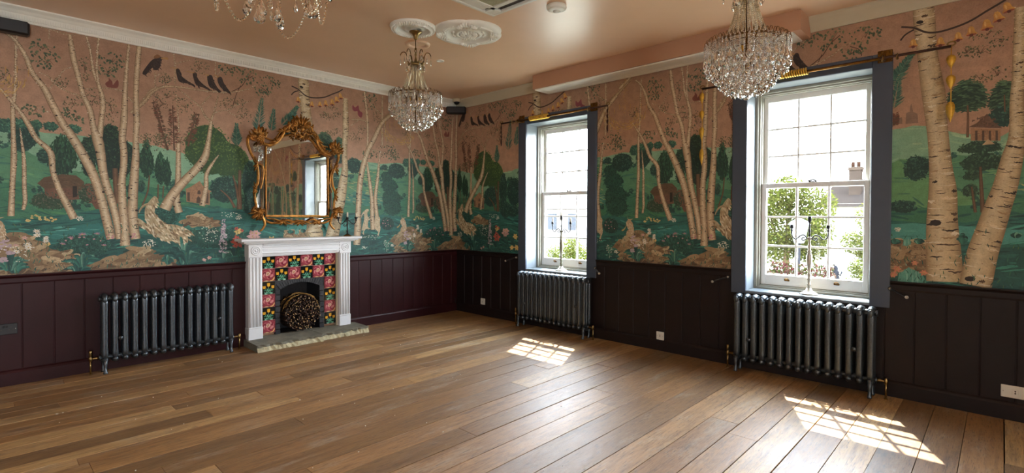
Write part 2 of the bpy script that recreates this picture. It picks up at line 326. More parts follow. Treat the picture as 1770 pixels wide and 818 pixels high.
MURAL = {
 'TRUNK': [[-4690,2117,3,-4682,2031,11,-4668,1857,26,-4667,1637,29,-4663,1520,30,-4676,1439,23],[-4703,2884,16,-4710,2702,18,-4712,2507,22,-4720,2381,26,-4731,2254,32,-4729,2046,30,-4727,1997,37,-4728,1852,39,-4738,1634,35,-4748,1387,44],[-4803,2421,18,-4745,2335,26,-4686,2247,31,-4635,2142,37,-4590,2037,37,-4581,1998,43,-4504,1931,45,-4488,1766,40,-4444,1602,46,-4404,1496,53,-4353,1365,59],[-4264,2998,14,-4235,2855,19,-4213,2680,28,-4178,2566,33,-4149,2419,43,-4163,2234,43,-4178,2103,54],[-4175,3003,15,-4186,2837,16,-4189,2685,19,-4178,2566,26],[-4372,2963,29,-4351,2784,45,-4318,2614,41,-4285,2456,41,-4239,2329,46,-4217,2181,49,-4188,2071,77,-4169,1962,70,-4143,1741,60,-4093,1534,61,-4056,1341,57,-4036,1178,55],[-4770,2880,22,-4711,2827,28,-4652,2715,35,-4611,2583,39,-4539,2469,49,-4486,2335,56,-4422,2184,60,-4371,2096,66,-4307,1964,69,-4230,1783,71,-4181,1612,67,-4133,1373,69,-4098,1180,69],[-3876,2995,42,-3893,2778,46,-3905,2522,46,-3900,2301,52,-3908,2113,49,-3909,1969,56,-3921,1770,68,-3933,1588,76,-3937,1373,78,-3914,1174,76],[-3954,2997,21,-3974,2761,30,-3988,2508,43,-3996,2288,56,-4010,2101,56,-4000,1994,55,-4001,1863,55,-4015,1716,57,-4013,1504,66,-3997,1308,66,-3995,1114,77],[-3567,2108,40,-3568,1875,46,-3572,1708,52,-3587,1540,63,-3562,1424,66],[-3208,2024,7,-3256,1950,22,-3319,1824,37,-3327,1685,46,-3363,1494,55],[-3275,2367,29,-3291,2235,39,-3304,2147,44,-3310,2136,65,-3333,1995,70,-3410,1869,75,-3526,1727,79,-3623,1589,85,-3684,1456,97],[-1533,2972,31,-1494,2652,37,-1489,2348,31,-1521,2134,26],[-1275,2970,22,-1275,2635,25,-1275,2323,25],[-1302,2249,8,-1321,2103,27,-1340,1911,43,-1376,1623,54,-1349,1361,60,-1335,1265,65],[-1516,2182,8,-1495,2066,26,-1463,1857,47,-1429,1622,53,-1421,1385,64,-1411,1219,69],[-1127,2753,46,-1280,2610,60,-1389,2406,69,-1495,2207,73,-1573,1944,77,-1604,1733,77,-1619,1477,77,-1628,1245,97,-1641,1033,97],[-1097,2823,43,-817,3042,39,-642,3218,28]],
 'BRANCH': [[-3275,2360,29,-3328,2403,23,-3354,2456,21,-3371,2496,18],[-3371,2496,18,-3478,2578,12,-3574,2644,12],[-3366,2511,12,-3315,2584,12,-3273,2634,9],[-3274,2381,23,-3244,2473,18,-3221,2578,15,-3210,2645,11],[-3251,2443,13,-3198,2480,12,-3104,2509,10,-3021,2574,8,-2894,2632,6],[-3118,2484,9,-3036,2452,8,-2952,2479,5],[-3883,2423,29,-3827,2511,27,-3777,2594,25,-3680,2639,22,-3562,2660,22,-3415,2662,20,-3263,2669,19,-3103,2689,15,-2936,2749,11,-2850,2804,8,-2777,2833,6],[-3945,2350,31,-3840,2469,32,-3786,2559,30,-3704,2630,24,-3606,2657,26],[-3752,2613,14,-3755,2758,12,-3744,2809,8],[-3751,2727,8,-3678,2787,4],[-4106,2549,8,-4007,2536,14,-3931,2454,14],[-4284,2509,8,-4202,2531,9,-4106,2549,8],[-4575,2598,5,-4512,2575,9,-4463,2512,12,-4387,2468,12,-4291,2440,15],[-4512,2460,9,-4452,2572,8,-4408,2654,7,-4357,2687,4],[-4338,2971,9,-4405,2961,10,-4471,2973,8,-4567,2983,5],[-4503,2972,8,-4506,2892,6],[-4723,2588,5,-4673,2606,6,-4616,2608,7],[-4676,2241,6,-4603,2288,7,-4498,2268,5],[-3592,2683,17,-3590,2890,11,-3608,2996,9],[-3590,2883,9,-3512,2921,7,-3451,2955,5],[-3558,2217,17,-3569,2396,12,-3580,2588,10],[-3229,2823,13,-3235,2982,9],[-3216,2848,10,-3170,2901,9,-3102,2930,6],[-1711,2598,20,-1572,2613,20,-1494,2593,15],[-1724,2517,8,-1623,2599,13],[-1468,2867,14,-1362,2777,16,-1266,2708,17],[-1482,2255,19,-1362,2243,16,-1169,2213,11,-1056,2149,9],[-1387,2424,43,-1312,2574,48,-1238,2679,47,-1105,2781,40,-958,2896,32],[-958,2896,25,-1032,2943,19,-1080,2957,13],[-1244,2666,27,-1226,2491,24,-1191,2358,20]],
 'TWIG': [[-3103,2686,8,-2993,2766,7,-2936,2852,6,-2864,2911,4],[-3070,2558,7,-3035,2683,5,-2993,2781,5],[-2791,2803,5,-2725,2761,6,-2710,2709,4],[-2449,2875,8,-2381,2855,10],[-2458,2773,5,-2427,2811,7,-2376,2837,9]],
 'BIG': [[-2322,2996,127,-2313,2866,131,-2298,2684,121,-2278,2502,128,-2253,2320,139,-2236,2141,128,-2222,1988,123,-2206,1780,135,-2192,1588,164,-2193,1367,182,-2181,1132,203,-2172,926,215],[-1794,2850,63,-1788,2721,75,-1790,2548,83,-1796,2375,75,-1807,2202,70,-1803,1972,84,-1825,1811,113,-1857,1620,130,-1891,1482,142,-1929,1314,155,-1969,1143,168,-2003,913,175]],
 'BROWNTRUNK': [[-3805,1777,11,-3819,1625,14,-3862,1490,14],[-3735,1696,11,-3738,1552,12],[-3692,1681,11,-3699,1561,10],[-3005,1879,30,-3011,1681,36,-3012,1464,57],[-3072,1821,16,-3039,1680,23,-3018,1518,27],[-3194,1664,11,-3114,1587,20,-3057,1481,30],[-4066,1826,39,-4060,1665,41,-4049,1503,45],[-1987,1766,15,-1980,1624,21,-1970,1440,25],[-2031,1626,10,-2021,1540,15,-2009,1440,19],[-2061,2216,11,-2057,2118,13,-2058,1983,15],[-1869,2259,8,-1865,2140,10],[-3772,2474,9,-3716,2266,16,-3654,2030,21],[-3610,2472,7,-3606,2266,11,-3601,2035,14],[-3404,2420,6,-3449,2272,9,-3486,2085,12]],
 'CROWN': [["cy",[-4430,1907,-4331,1916,-4429,2082]],["cy",[-3827,1926,-3769,1931,-3826,2102]],["cy",[-3715,1851,-3666,1854,-3714,2004]],["cy",[-3662,1811,-3628,1814,-3661,1940]],["dk",[-4065,1923,-3920,1935,-4064,2133]],["dk",[-4253,1922,-4198,1927,-4252,2095]],["rd",[-3302,2067,-3095,2087,-3301,2309]],["rd",[-3112,1979,-2928,1994,-3111,2157]],["rd",[-3013,1933,-2912,1941,-3013,2095]],["bl",[-3138,1676,-3014,1681,-3137,1809]],["bl",[-2912,1758,-2843,1761,-2911,1977]],["bl",[-2904,1557,-2844,1558,-2904,1667]],["bl",[-2346,1781,-2269,1777,-2347,1872]],["bl",[-2433,1488,-2354,1487,-2434,1534]],["fl",[-1982,1780,-1874,1773,-1983,1865]],["fl",[-1989,1893,-1876,1883,-1990,1950]],["fl",[-2038,1584,-1995,1582,-2039,1641]],["fl",[-2029,1697,-1986,1695,-2029,1747]],["um",[-2066,2241,-1958,2225,-2068,2389]],["um",[-1870,2212,-1794,2200,-1872,2348]],["bl",[-1886,2108,-1826,2100,-1887,2179]],["tp",[-1211,1919,-1127,1923,-1211,1979]],["tp",[-1164,1800,-1041,1805,-1164,1885]],["tp",[-1135,1630,-997,1634,-1135,1752]],["tp",[-1118,1508,-983,1510,-1118,1606]],["bl",[-1675,2029,-1573,2037,-1674,2121]],["bl",[-1056,2002,-924,2010,-1056,2100]],["bl",[-789,2070,-697,2076,-789,2196]],["bl",[-1197,1300,-1098,1299,-1197,1385]],["bl",[-1239,2038,-1197,2041,-1239,2074]],["bl",[-3149,1668,-3009,1665,-3149,1791]],["bl",[-2871,1494,-2771,1493,-2872,1602]],["bl",[-2707,1728,-2579,1724,-2708,1917]],["bl",[-2722,1469,-2625,1469,-2722,1540]],["sk",[-4776,2123,-4717,2131,-4776,2178]],["sk",[-4697,2141,-4666,2145,-4696,2183]],["sk",[-4589,2155,-4552,2160,-4588,2190]],["sk",[-4499,2152,-4455,2158,-4498,2188]],["sk",[-4355,2149,-4304,2155,-4355,2186]],["dk",[-4097,2135,-4035,2142,-4096,2220]],["bl",[-4543,1897,-4498,1901,-4543,1957]],["bl",[-3867,1673,-3840,1675,-3867,1723]],["bs",[-4501,1516,-4375,1519,-4501,1584]],["bs",[-4255,1593,-4181,1596,-4255,1671]],["gs",[-4295,1123,-4109,1116,-4294,1225]],["gs",[-3666,1390,-3559,1390,-3665,1472]],["gs",[631,1167,1000,1177,630,1266]]],
 'DAB': [["lf",[-4547,2825,-4461,2846,-4546,2889]],["lf",[-4521,2716,-4418,2739,-4521,2774]],["lf",[-4080,2815,-3980,2837,-4080,2877]],["lf",[-4105,2702,-4031,2717,-4105,2756]],["ls",[-4271,2698,-4236,2705,-4271,2802]],["ls",[-4083,2368,-4033,2376,-4082,2476]],["ls",[-4227,2436,-4131,2452,-4226,2512]],["lf",[-4603,2288,-4540,2297,-4603,2330]],["lf",[-4332,2255,-4274,2264,-4332,2285]],["ls",[-4354,2385,-4297,2395,-4353,2430]],["ls",[-4419,2550,-4375,2558,-4419,2586]],["lf",[-4388,2306,-4354,2311,-4388,2336]],["ls",[-3377,2908,-3300,2924,-3376,2979]],["lf",[-3102,2937,-3006,2958,-3102,2989]],["lf",[-2922,2900,-2806,2923,-2921,2975]],["lf",[-2687,2885,-2595,2902,-2686,2963]],["lf",[-2777,2759,-2702,2773,-2777,2806]],["ls",[-3503,2490,-3441,2499,-3502,2560]],["ls",[-3657,2561,-3550,2579,-3656,2616]],["ls",[-3049,2606,-2951,2623,-3049,2666]],["ls",[-2966,2469,-2895,2480,-2965,2545]],["ls",[-3144,2561,-3090,2570,-3144,2605]],["ls",[-3565,2147,-3455,2159,-3564,2216]],["ls",[-3705,2145,-3636,2152,-3705,2199]],["ls",[-3656,2739,-3621,2746,-3656,2766]],["ls",[-3753,2102,-3638,2114,-3753,2178]],["ls",[-3683,2129,-3570,2141,-3682,2195]],["ls",[-3832,2129,-3792,2133,-3832,2169]],["lf",[-1468,2890,-1375,2906,-1468,3007]],["ls",[-1348,2696,-1294,2704,-1348,2768]],["lf",[-1197,2259,-1027,2275,-1197,2343]],["lf",[-1416,2191,-1253,2205,-1416,2238]],["lf",[-1113,2218,-1027,2225,-1113,2291]],["ls",[-1649,2400,-1547,2412,-1649,2469]],["ls",[-1572,2502,-1521,2508,-1572,2548]],["ls",[-1964,2706,-1876,2685,-1964,2724]],["ls",[-1998,2593,-1918,2576,-1998,2630]],["ls",[-1884,2639,-1833,2627,-1885,2663]],["ls",[-1907,2419,-1839,2406,-1908,2461]],["ls",[-2071,2609,-2034,2601,-2071,2640]],["ls",[-1995,2400,-1942,2390,-1996,2424]],["ls",[-4783,2535,-4723,2547,-4782,2603]],["lb",[-3719,2457,-3649,2468,-3718,2506]],["ls",[-3676,2709,-3634,2717,-3676,2742]],["ls",[-3429,2360,-3379,2367,-3429,2416]],["yd",[-4590,1376,-4541,1376,-4589,1399]],["yd",[-4647,1350,-4640,1350,-4647,1356]],["yd",[-4512,1359,-4472,1359,-4512,1376]],["wd",[-3306,1235,-3220,1233,-3306,1287]],["wd",[-3016,1374,-2982,1374,-3016,1395]],["wd",[-4317,1365,-4287,1365,-4317,1389]],["wd",[-3808,1137,-3759,1136,-3808,1171]],["wd",[-2456,1310,-2437,1311,-2456,1326]],["ld",[-4786,1151,-4755,1149,-4786,1195]],["ld",[-4755,1086,-4733,1085,-4755,1098]],["ld",[-4796,1031,-4774,1029,-4796,1047]],["wd",[-839,1076,-691,1072,-839,1146]],["wd",[-3811,1131,-3757,1129,-3811,1167]],["wd",[-1538,996,-1493,994,-1538,1014]],["wd",[-1437,1119,-1313,1116,-1437,1146]],["wd",[-3098,1409,-2982,1410,-3098,1436]],["wd",[-3291,1184,-3218,1186,-3291,1247]],["pd",[-425,1173,-287,1171,-425,1219]],["pd",[-4083,1195,-4031,1194,-4083,1228]],["pd",[-3931,1200,-3911,1199,-3931,1233]],["pd",[-1197,1312,-1113,1312,-1197,1373]],["wd",[-1217,1010,-1174,1009,-1217,1094]],["wd",[-1120,1007,-1092,1005,-1120,1025]]],
 'PLUME': [[-2823,2291,-2777,2682,-2726,2489],[-2681,2339,-2650,2578,-2619,2472],[-2565,2417,-2380,2652,-2422,2468],[-3030,2131,-3036,2370,-2981,2242],[-3037,2146,-3037,2308,-2979,2207],[-2487,2463,-2394,2654,-2392,2524],[-2495,2253,-2465,2472,-2443,2350]],
 'BROWNPINE': [[-3654,2030,-3760,2489,-3670,2272],[-3601,2035,-3616,2472,-3540,2289],[-3480,2086,-3404,2434,-3380,2310],[-2488,2120,-2483,2199,-2472,2158]],
 'GARLAND': [[-2454,2876,-2376,2850,-2304,2800,-2235,2784,-2148,2793,-2055,2819,-1966,2868,-1879,2915,-1829,2953]],
 'BELL': [[-2380,2761,-2379,2715],[-2219,2736,-2219,2689],[-2121,2750,-2119,2704],[-2050,2775,-2047,2726],[-1969,2803,-1964,2748],[-1917,2843,-1904,2792],[-1869,2894,-1855,2843]],
 'POLY': [["goat",[-3771,1579,-3750,1572,-3738,1550,-3750,1527,-3744,1486,-3763,1464,-3766,1426,-3732,1374,-3688,1329,-3669,1313,-3597,1305,-3545,1285,-3491,1258,-3441,1210,-3465,1203,-3498,1234,-3492,1188,-3489,1133,-3512,1087,-3532,1104,-3541,1067,-3559,1068,-3572,1121,-3611,1145,-3663,1143,-3714,1171,-3758,1195,-3795,1222,-3814,1222,-3844,1271,-3898,1315,-3907,1345,-3901,1370,-3868,1352,-3828,1315,-3843,1374,-3843,1440,-3833,1485,-3812,1526]],["bird",[-3705,2923,-3654,2910,-3702,2896,-3710,2833,-3737,2791,-3764,2789,-3778,2802,-3825,2728,-3854,2735,-3825,2800,-3771,2884]],["hoop",[-3764,2910,-3736,2940,-3709,2927,-3723,2908,-3754,2896]],["bird",[-3582,2839,-3549,2829,-3537,2776,-3477,2732,-3425,2707,-3430,2692,-3489,2709,-3550,2711,-3573,2755]],["bird",[-3439,2827,-3402,2825,-3396,2776,-3340,2723,-3286,2690,-3295,2678,-3352,2696,-3403,2704,-3427,2749]],["bird",[-3307,2822,-3268,2833,-3249,2776,-3210,2711,-3181,2687,-3197,2677,-3250,2696,-3288,2711,-3307,2765]],["bird",[-3210,2827,-3176,2831,-3157,2779,-3117,2721,-3090,2686,-3103,2674,-3150,2700,-3190,2729,-3215,2783]],["beak",[-3579,2834,-3638,2838,-3575,2843]],["beak",[-3433,2822,-3501,2828,-3430,2832]],["beak",[-3301,2821,-3352,2835,-3298,2830]],["beak",[-3210,2825,-3255,2847,-3202,2833]],["beak",[-3702,2916,-3654,2930,-3647,2909,-3702,2906]],["squirrel",[-4130,2590,-4106,2618,-4106,2641,-4081,2615,-4075,2585,-4044,2637,-4034,2608,-4045,2563,-4106,2556,-4124,2568]],["owl",[-1694,2784,-1661,2755,-1618,2791,-1603,2729,-1559,2701,-1577,2640,-1623,2668,-1628,2714,-1674,2707,-1699,2737]],["deer",[-1477,1487,-1508,1483,-1558,1441,-1583,1388,-1543,1428,-1540,1347,-1563,1266,-1573,1213,-1543,1221,-1563,1176,-1538,1158,-1543,1194,-1508,1234,-1447,1233,-1483,1256,-1478,1338,-1432,1370,-1478,1365,-1447,1401,-1483,1383,-1493,1437,-1477,1465]],["deer",[-1375,1402,-1334,1397,-1307,1365,-1313,1310,-1304,1226,-1318,1180,-1334,1144,-1349,1149,-1334,1190,-1375,1227,-1391,1283]],["hare",[-996,1341,-975,1365,-985,1417,-966,1374,-907,1379,-947,1355,-919,1317,-898,1249,-907,1186,-941,1182,-992,1188,-987,1241,-964,1259,-992,1303]],["horn",[-992,1307,-1020,1270,-1054,1251,-1037,1241,-1009,1265]],["hare",[-4838,1347,-4812,1350,-4794,1328,-4783,1277,-4786,1239,-4781,1217,-4804,1211,-4839,1216]],["thatch",[-4589,1663,-4544,1717,-4431,1750,-4338,1745,-4285,1693,-4279,1639,-4327,1606,-4351,1636,-4455,1632,-4545,1620]],["hut",[-4545,1620,-4455,1632,-4351,1636,-4327,1606,-4316,1536,-4398,1527,-4490,1539,-4540,1568]],["hutdoor",[-4362,1651,-4333,1652,-4331,1559,-4361,1551]],["hut",[-4279,1670,-4218,1681,-4169,1596,-4164,1453,-4207,1452,-4268,1577]],["pav",[-3507,1660,-3470,1679,-3383,1746,-3350,1693,-3276,1644,-3292,1634,-3292,1504,-3500,1534,-3503,1635]],["pavdark",[-3493,1627,-3471,1628,-3471,1535,-3493,1543]],["pavdark",[-3411,1570,-3396,1593,-3378,1571,-3378,1520,-3414,1524]],["pavdark",[-3403,1639,-3388,1657,-3375,1635,-3375,1611,-3404,1613]],["pavdark",[-3343,1633,-3304,1631,-3305,1521,-3343,1526]],["roof",[-2055,2056,-2009,2081,-1956,2141,-1920,2076,-1876,2029]],["pav",[-2041,2048,-1885,2024,-1884,1941,-2040,1957]],["pavdark",[-2018,2027,-2005,2026,-2004,1953,-2017,1954]],["pavdark",[-1982,2023,-1969,2022,-1968,1950,-1981,1951]],["pavdark",[-1946,2019,-1934,2018,-1933,1946,-1945,1947]],["pavdark",[-1911,2016,-1899,2014,-1898,1943,-1910,1944]],["parasol",[-1979,1921,-1948,1960,-1912,1921]],["castle",[-2419,2125,-2415,2209,-2394,2213,-2394,2252,-2384,2276,-2373,2210,-2347,2193,-2341,2122]],["castle",[-2483,2132,-2478,2171,-2441,2180,-2438,2127]],["rock",[-4813,1196,-4800,1202,-4772,1236,-4731,1248,-4676,1236,-4629,1226,-4610,1190,-4552,1168,-4514,1114,-4484,1072,-4486,860,-4833,889,-4831,1165]],["rock",[-4539,1015,-4484,1072,-4444,1077,-4393,1051,-4342,1038,-4321,1003,-4322,886,-4455,896]],["rock",[-4242,908,-4148,989,-4032,1031,-3898,1099,-3830,1071,-3760,1017,-3688,962,-3645,890]],["rock",[-3523,1323,-3457,1391,-3367,1399,-3290,1339,-3220,1321,-3224,1295,-3398,1305]],["rock",[-1131,1054,-1054,1146,-941,1182,-850,1210,-756,1203,-756,1139,-826,1122,-907,1066,-941,990,-907,921,-1076,929,-1065,1033]],["rock",[-669,982,-615,1043,-537,1031,-459,983,-459,901,-636,909]],["rock",[-2368,1183,-2303,1238,-2271,1037,-2300,990,-2348,1032,-2373,1061]],["rock",[-2505,1208,-2448,1210,-2437,1057,-2470,961,-2502,974]],["lake",[-2513,1348,-2364,1358,-2067,1340,-1760,1317,-1740,1250,-1897,1203,-2176,1250,-2375,1228,-2511,1224]],["fall",[-2436,1242,-2375,1228,-2376,1121,-2372,1015,-2300,967,-2270,887,-2457,869,-2440,1026]],["pool",[-4526,1215,-4458,1259,-4329,1303,-4183,1325,-4146,1245,-4234,1200,-4378,1188,-4492,1191]]],
 'HORN': [[-3818,1507,18,-3855,1484,18,-3879,1447,13,-3888,1418,6]],
 'FLOWER': [["wf",[-4595,1260,-4569,1260]],["wf",[-4537,1204,-4515,1203]],["yf",[-4525,1146,-4506,1145]],["wf",[-4653,1149,-4625,1148]],["pf",[-4669,1208,-4648,1207]],["mf",[-4431,1144,-4408,1143]],["mf",[-4379,1196,-4354,1196]],["mf",[-4300,1225,-4270,1224]],["mf",[-4199,1227,-4174,1227]],["mf",[-4151,1122,-4128,1121]],["pf",[-4721,1145,-4702,1144]],["of",[-3030,1117,-2955,1119]],["pf",[-2870,1170,-2796,1172]],["pf",[-2845,1204,-2789,1203]],["of",[-3033,1148,-2983,1147]],["of",[-3055,1077,-3025,1076]],["pf",[-2883,1208,-2845,1208]],["yf",[-2743,983,-2697,985]],["yf",[-2655,987,-2607,989]],["yf",[-2681,1128,-2633,1129]],["yf",[-3024,1227,-2979,1228]],["of",[-3041,1257,-3016,1256]],["of",[-2988,1238,-2966,1237]],["lot",[-2458,1001,-2427,1003]],["lot",[-2483,953,-2452,955]],["lot",[-2294,983,-2265,985]],["lot",[-2349,1055,-2325,1056]],["wf",[-712,1228,-684,1228]],["wf",[-658,1178,-634,1177]],["wf",[-766,1123,-738,1123]],["wf",[-839,1094,-814,1093]],["pf",[-3346,945,-3323,943]],["pf",[-3300,965,-3276,963]]],
 'LUPIN': [[-3165,1037,-3163,1356,-3124,1196],[-3171,1002,-3172,1273,-3125,1126]],
 'BLADES': [[-3533,910,-3353,1028,-3517,1205],[-4332,887,-4252,957,-4331,1024],[-3173,949,-3100,1034,-3165,1055],[-1207,954,-1120,997,-1207,1113],[-4725,917,-4621,948,-4724,1046],[-881,938,-755,1021,-839,1111],[-3495,925,-3382,1031,-3477,1116],[-3058,969,-2954,1047,-3006,1106],[-2719,925,-2607,1001,-2704,1044],[-3660,917,-3615,992,-3644,1028],[-2076,1210,-2044,1254,-2066,1297],[-2479,1194,-2442,1218,-2474,1240],[-2327,1200,-2291,1231,-2327,1245],[-1798,1262,-1769,1276,-1799,1303],[-3029,1072,-2995,1071,-3029,1127],[-4302,936,-4185,1023,-4283,1091]],
 'GOLDCH': [[-1024,2506,-817,2531,-1024,2741]],
}
SKY, SUN, EXPO = 50, 24, 0.2
# ------------------------------------------------------------------ the room
ZC = 3.10                       # ceiling
ZR = .905                       # top of the panelling
ZB = 2.995                      # underside of the cornice
WIN = [(-1.403, -2.366), (-4.168, -5.127), (-7.78, -8.74)]  # the last opening is added out of view to let in more daylight
WZ0, WZ1 = .72, 2.592
XB, YB = -7.6, -9.0
FX0, FX1, FZ0, FZ1 = -2.62, -2.11, .06, .66   # fireplace opening

# floor boards
EDGES = [0,-.13,-.27,-.41,-.55,-.685,-.82,-.955,-1.09,-1.222,-1.36,-1.475,-1.60,-1.755,-1.93,-2.05,-2.17,-2.345,-2.52,-2.70,-2.90,-3.11,-3.305,-3.487,-3.685,-3.865,-4.055]
while EDGES[-1] > YB: EDGES.append(EDGES[-1]-R_.uniform(.18,.2))
JOINT = {17:[-3.443], 13:[-3.82], 12:[-3.42], 10:[-3.06], 9:[-3.816,-2.04], 16:[-4.52,-2.42], 22:[-2.765], 25:[-1.385], 14:[-2.08], 18:[-4.25,-1.2], 21:[-3.7,-.9]}
fl = MB()
for i in range(len(EDGES)-1):
    y0, y1 = EDGES[i], EDGES[i+1]
    js = list(JOINT.get(i, []))
    x = XB+R_.uniform(.2, 2.6)
    while x < -.5:
        if all(abs(x-j) > .9 for j in js): js.append(x)
        x += R_.uniform(1.7, 3.6)
    js = [XB]+sorted(js)+[.0]
    for a, b in zip(js, js[1:]):
        g = .0030
        t = R_.random()**1.1
        col = (t, R_.random(), R_.random(), 1)
        dz = R_.uniform(-.0015, .0008)
        fl.bbox((a+.0012, y0-g*R_.uniform(.2,1.3), -.03), (b-.0012, y1+g*R_.uniform(.2,1.3), dz), .0009, col)
tag(fl.build('floor', M['floor']), 'worn oak floorboards running across the room', 'floor', kind='structure')
sb = MB(); sb.box((XB, YB, -.14), (0, 0, -.031)); tag(sb.build('trim_subfloor', M['slot']), 'dark gaps beneath the oak floorboards', 'floor', kind='structure')

cm = MB(); cm.box((XB-.2, YB-.2, ZC), (.3, .2, ZC+.15)); tag(cm.build('ceiling', M['peach']), 'satin peach painted ceiling', 'ceiling', kind='structure')

wl = MB()
wl.box((XB-.2, 0, -.1), (FX0, .14, ZC)); wl.box((FX1, 0, -.1), (.3, .14, ZC)); wl.box((FX0, 0, FZ1), (FX1, .14, ZC)); wl.box((FX0, 0, -.1), (FX1, .14, FZ0))
WL = tag(wl.build('wall_left', M['peachwall']), 'fireplace wall with birch grove mural above plum panelling', 'wall', kind='structure')
wr = MB()
ys = [0]
for a, b in WIN: ys += [a+.013, b-.013]
ys.append(YB)
for a, b in zip(ys[::2], ys[1::2]): wr.box((0, a, -.1), (.30, b, ZC))
for a, b in WIN: wr.box((0, a+.013, -.1), (.30, b-.013, WZ0-.03)); wr.box((0, a+.013, WZ1+.013), (.30, b-.013, ZC))
WR = tag(wr.build('wall_right', M['peachwall']), 'window wall with birch mural above shade-darkened plum panelling', 'wall', kind='structure')
bk = MB(); bk.box((XB-.2, YB-.2, -.1), (XB, .14, ZC)); tag(bk.build('wall_back', M['white']), 'plain white wall behind the viewer', 'wall', kind='structure')
FILL_WIN = [(-5.5,-6.2)]  # opening added in the unseen wall as a source of fill
bk = MB(); xs = [.3]+[q for w_ in FILL_WIN for q in w_]+[XB-.2]
for a, c in zip(xs[::2], xs[1::2]): bk.box((c, YB-.2, -.1), (a, YB, ZC))
for a, c in FILL_WIN: bk.box((c, YB-.2, -.1), (a, YB, WZ0)); bk.box((c, YB-.2, WZ1), (a, YB, ZC))
tag(bk.build('wall_front', M['white']), 'plain white wall facing the fireplace', 'wall', kind='structure')

# panelling: boards, rail, skirting
def boards(along, s0, s1, step, mat, name, parent, skip=()):
    b = MB(); s = s0; r = random.Random(3)
    while s < s1-.001:
        e = min(s+step(s), s1)
        segs = [(s+.0025, e-.0025)]
        for k0, k1 in skip:
            segs = [q for a, c in segs for q in ((a, min(c, k0)), (max(a, k1), c)) if q[1]-q[0] > .004]
        for a, c in segs:
            d = .012+r.uniform(-.0015, .0015)
            if along == 'x': b.bbox((a, -d, .0), (c, .01, ZR-.07), .004)
            else: b.bbox((-d, -a, .0), (.01, -c, ZR-.07), .004)
        s = e
    return b.build(name, mat, parent)
b = MB(); b.box((XB,-.007,0), (-2.93,.01,ZR-.01)); b.box((-1.85,-.007,0), (0,.01,ZR-.01)); b.build('panel_backing', M['plum'], WL)
boards('x', -7.49, 0, lambda s: .2 if s < -2.4 else .1667, M['plum'], 'panelling', WL, skip=[(-2.93, -1.85)])
bq = MB()
segs = [(0, 9)]
s = 0.0
b = MB()
for a, c in zip([0]+[-q[1]+.12 for q in WIN], [-q[0]-.12 for q in WIN]+[9.0]): b.box((-.007,-a,0), (.01,-c,ZR-.01))
for a, c in WIN: b.box((-.0068,a+.12,0), (.01,c-.12,.69))
while s < 8.99:
    e = min(s+.1867, 9)
    inwin = [1 for a, c in WIN if -a-.14 < (s+e)/2 < -c+.14]
    top = .70 if inwin else ZR-.07
    b.bbox((-.012-R_.uniform(0,.002), -s-.0025, 0), (.01, -e+.0025, top), .004)
    s = e
b.build('panelling', M['dark'], WR)
rail = [(0,ZR-.075),(.016,ZR-.075),(.020,ZR-.062),(.020,ZR-.028),(.030,ZR-.018),(.036,ZR-.008),(.034,ZR),(0,ZR)]
r1 = MB()
for a, c in ((XB,-2.93),(-1.84,0)): r1.bar(rail, (a,0,0), (c,0,0), (0,-1,0), (0,0,1))
r1.build('chair_rail', M['plum'], WL)
r1 = MB()
for a, c in zip([0]+[-q[1]+.137 for q in WIN], [-q[0]-.137 for q in WIN]+[9.0]): r1.bar(rail, (0,-a,0), (0,-c,0), (-1,0,0), (0,0,1))
r1.build('chair_rail', M['dark'], WR)
skp = [(0,0),(.032,0),(.032,.10),(.024,.115),(.018,.12),(.012,.125),(0,.125)]
b = MB(); b.bar(skp, (XB,0,0), (-2.93,0,0), (0,-1,0), (0,0,1)); b.bar(skp, (-1.84,0,0), (0,0,0), (0,-1,0), (0,0,1))
tag(b.build('baseboard_left', M['plum']), 'plum skirting board along the fireplace wall', 'skirting board', kind='structure')
b = MB(); b.bar(skp, (0,0,0), (0,YB,0), (-1,0,0), (0,0,1))
tag(b.build('baseboard_right', M['dark']), 'shade-darkened plum skirting board along the window wall', 'skirting board', kind='structure')

# cornice with a fluted frieze on the fireplace wall
cor = [(0,ZB-.012),(.016,ZB-.012),(.020,ZB),(.022,ZB+.004),(.022,ZB+.052),(.034,ZB+.06),(.05,ZB+.075),(.072,ZB+.088),(.08,ZB+.094),(.08,ZC),(0,ZC)]
b = MB(); b.bar(cor, (XB,0,0), (0,0,0), (0,-1,0), (0,0,1))
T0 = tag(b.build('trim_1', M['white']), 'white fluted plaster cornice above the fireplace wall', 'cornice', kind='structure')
b = MB(); x = XB
while x < -.1:                                    # raised flutes with rounded heads
    w = .0098
    pts = [(x, ZB+.006), (x+w, ZB+.006), (x+w, ZB+.040)]+[(x+w/2+w/2*math.cos(t), ZB+.040+w/2*math.sin(t)) for t in (PI*.25,PI*.5,PI*.75)]+[(x, ZB+.040)]
    b.prism(pts, lambda u, w_, d: (u, -d, w_), .033, .02)
    x += .0160
b.build('fluting', M['white'], T0)
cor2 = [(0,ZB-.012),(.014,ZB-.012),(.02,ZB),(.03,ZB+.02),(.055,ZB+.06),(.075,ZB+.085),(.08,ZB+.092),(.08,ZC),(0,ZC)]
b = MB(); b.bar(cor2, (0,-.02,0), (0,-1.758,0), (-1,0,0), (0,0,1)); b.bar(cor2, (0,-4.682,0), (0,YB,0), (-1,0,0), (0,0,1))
tag(b.build('trim_2', M['cream']), 'cream plaster cornice above the window wall', 'cornice', kind='structure')

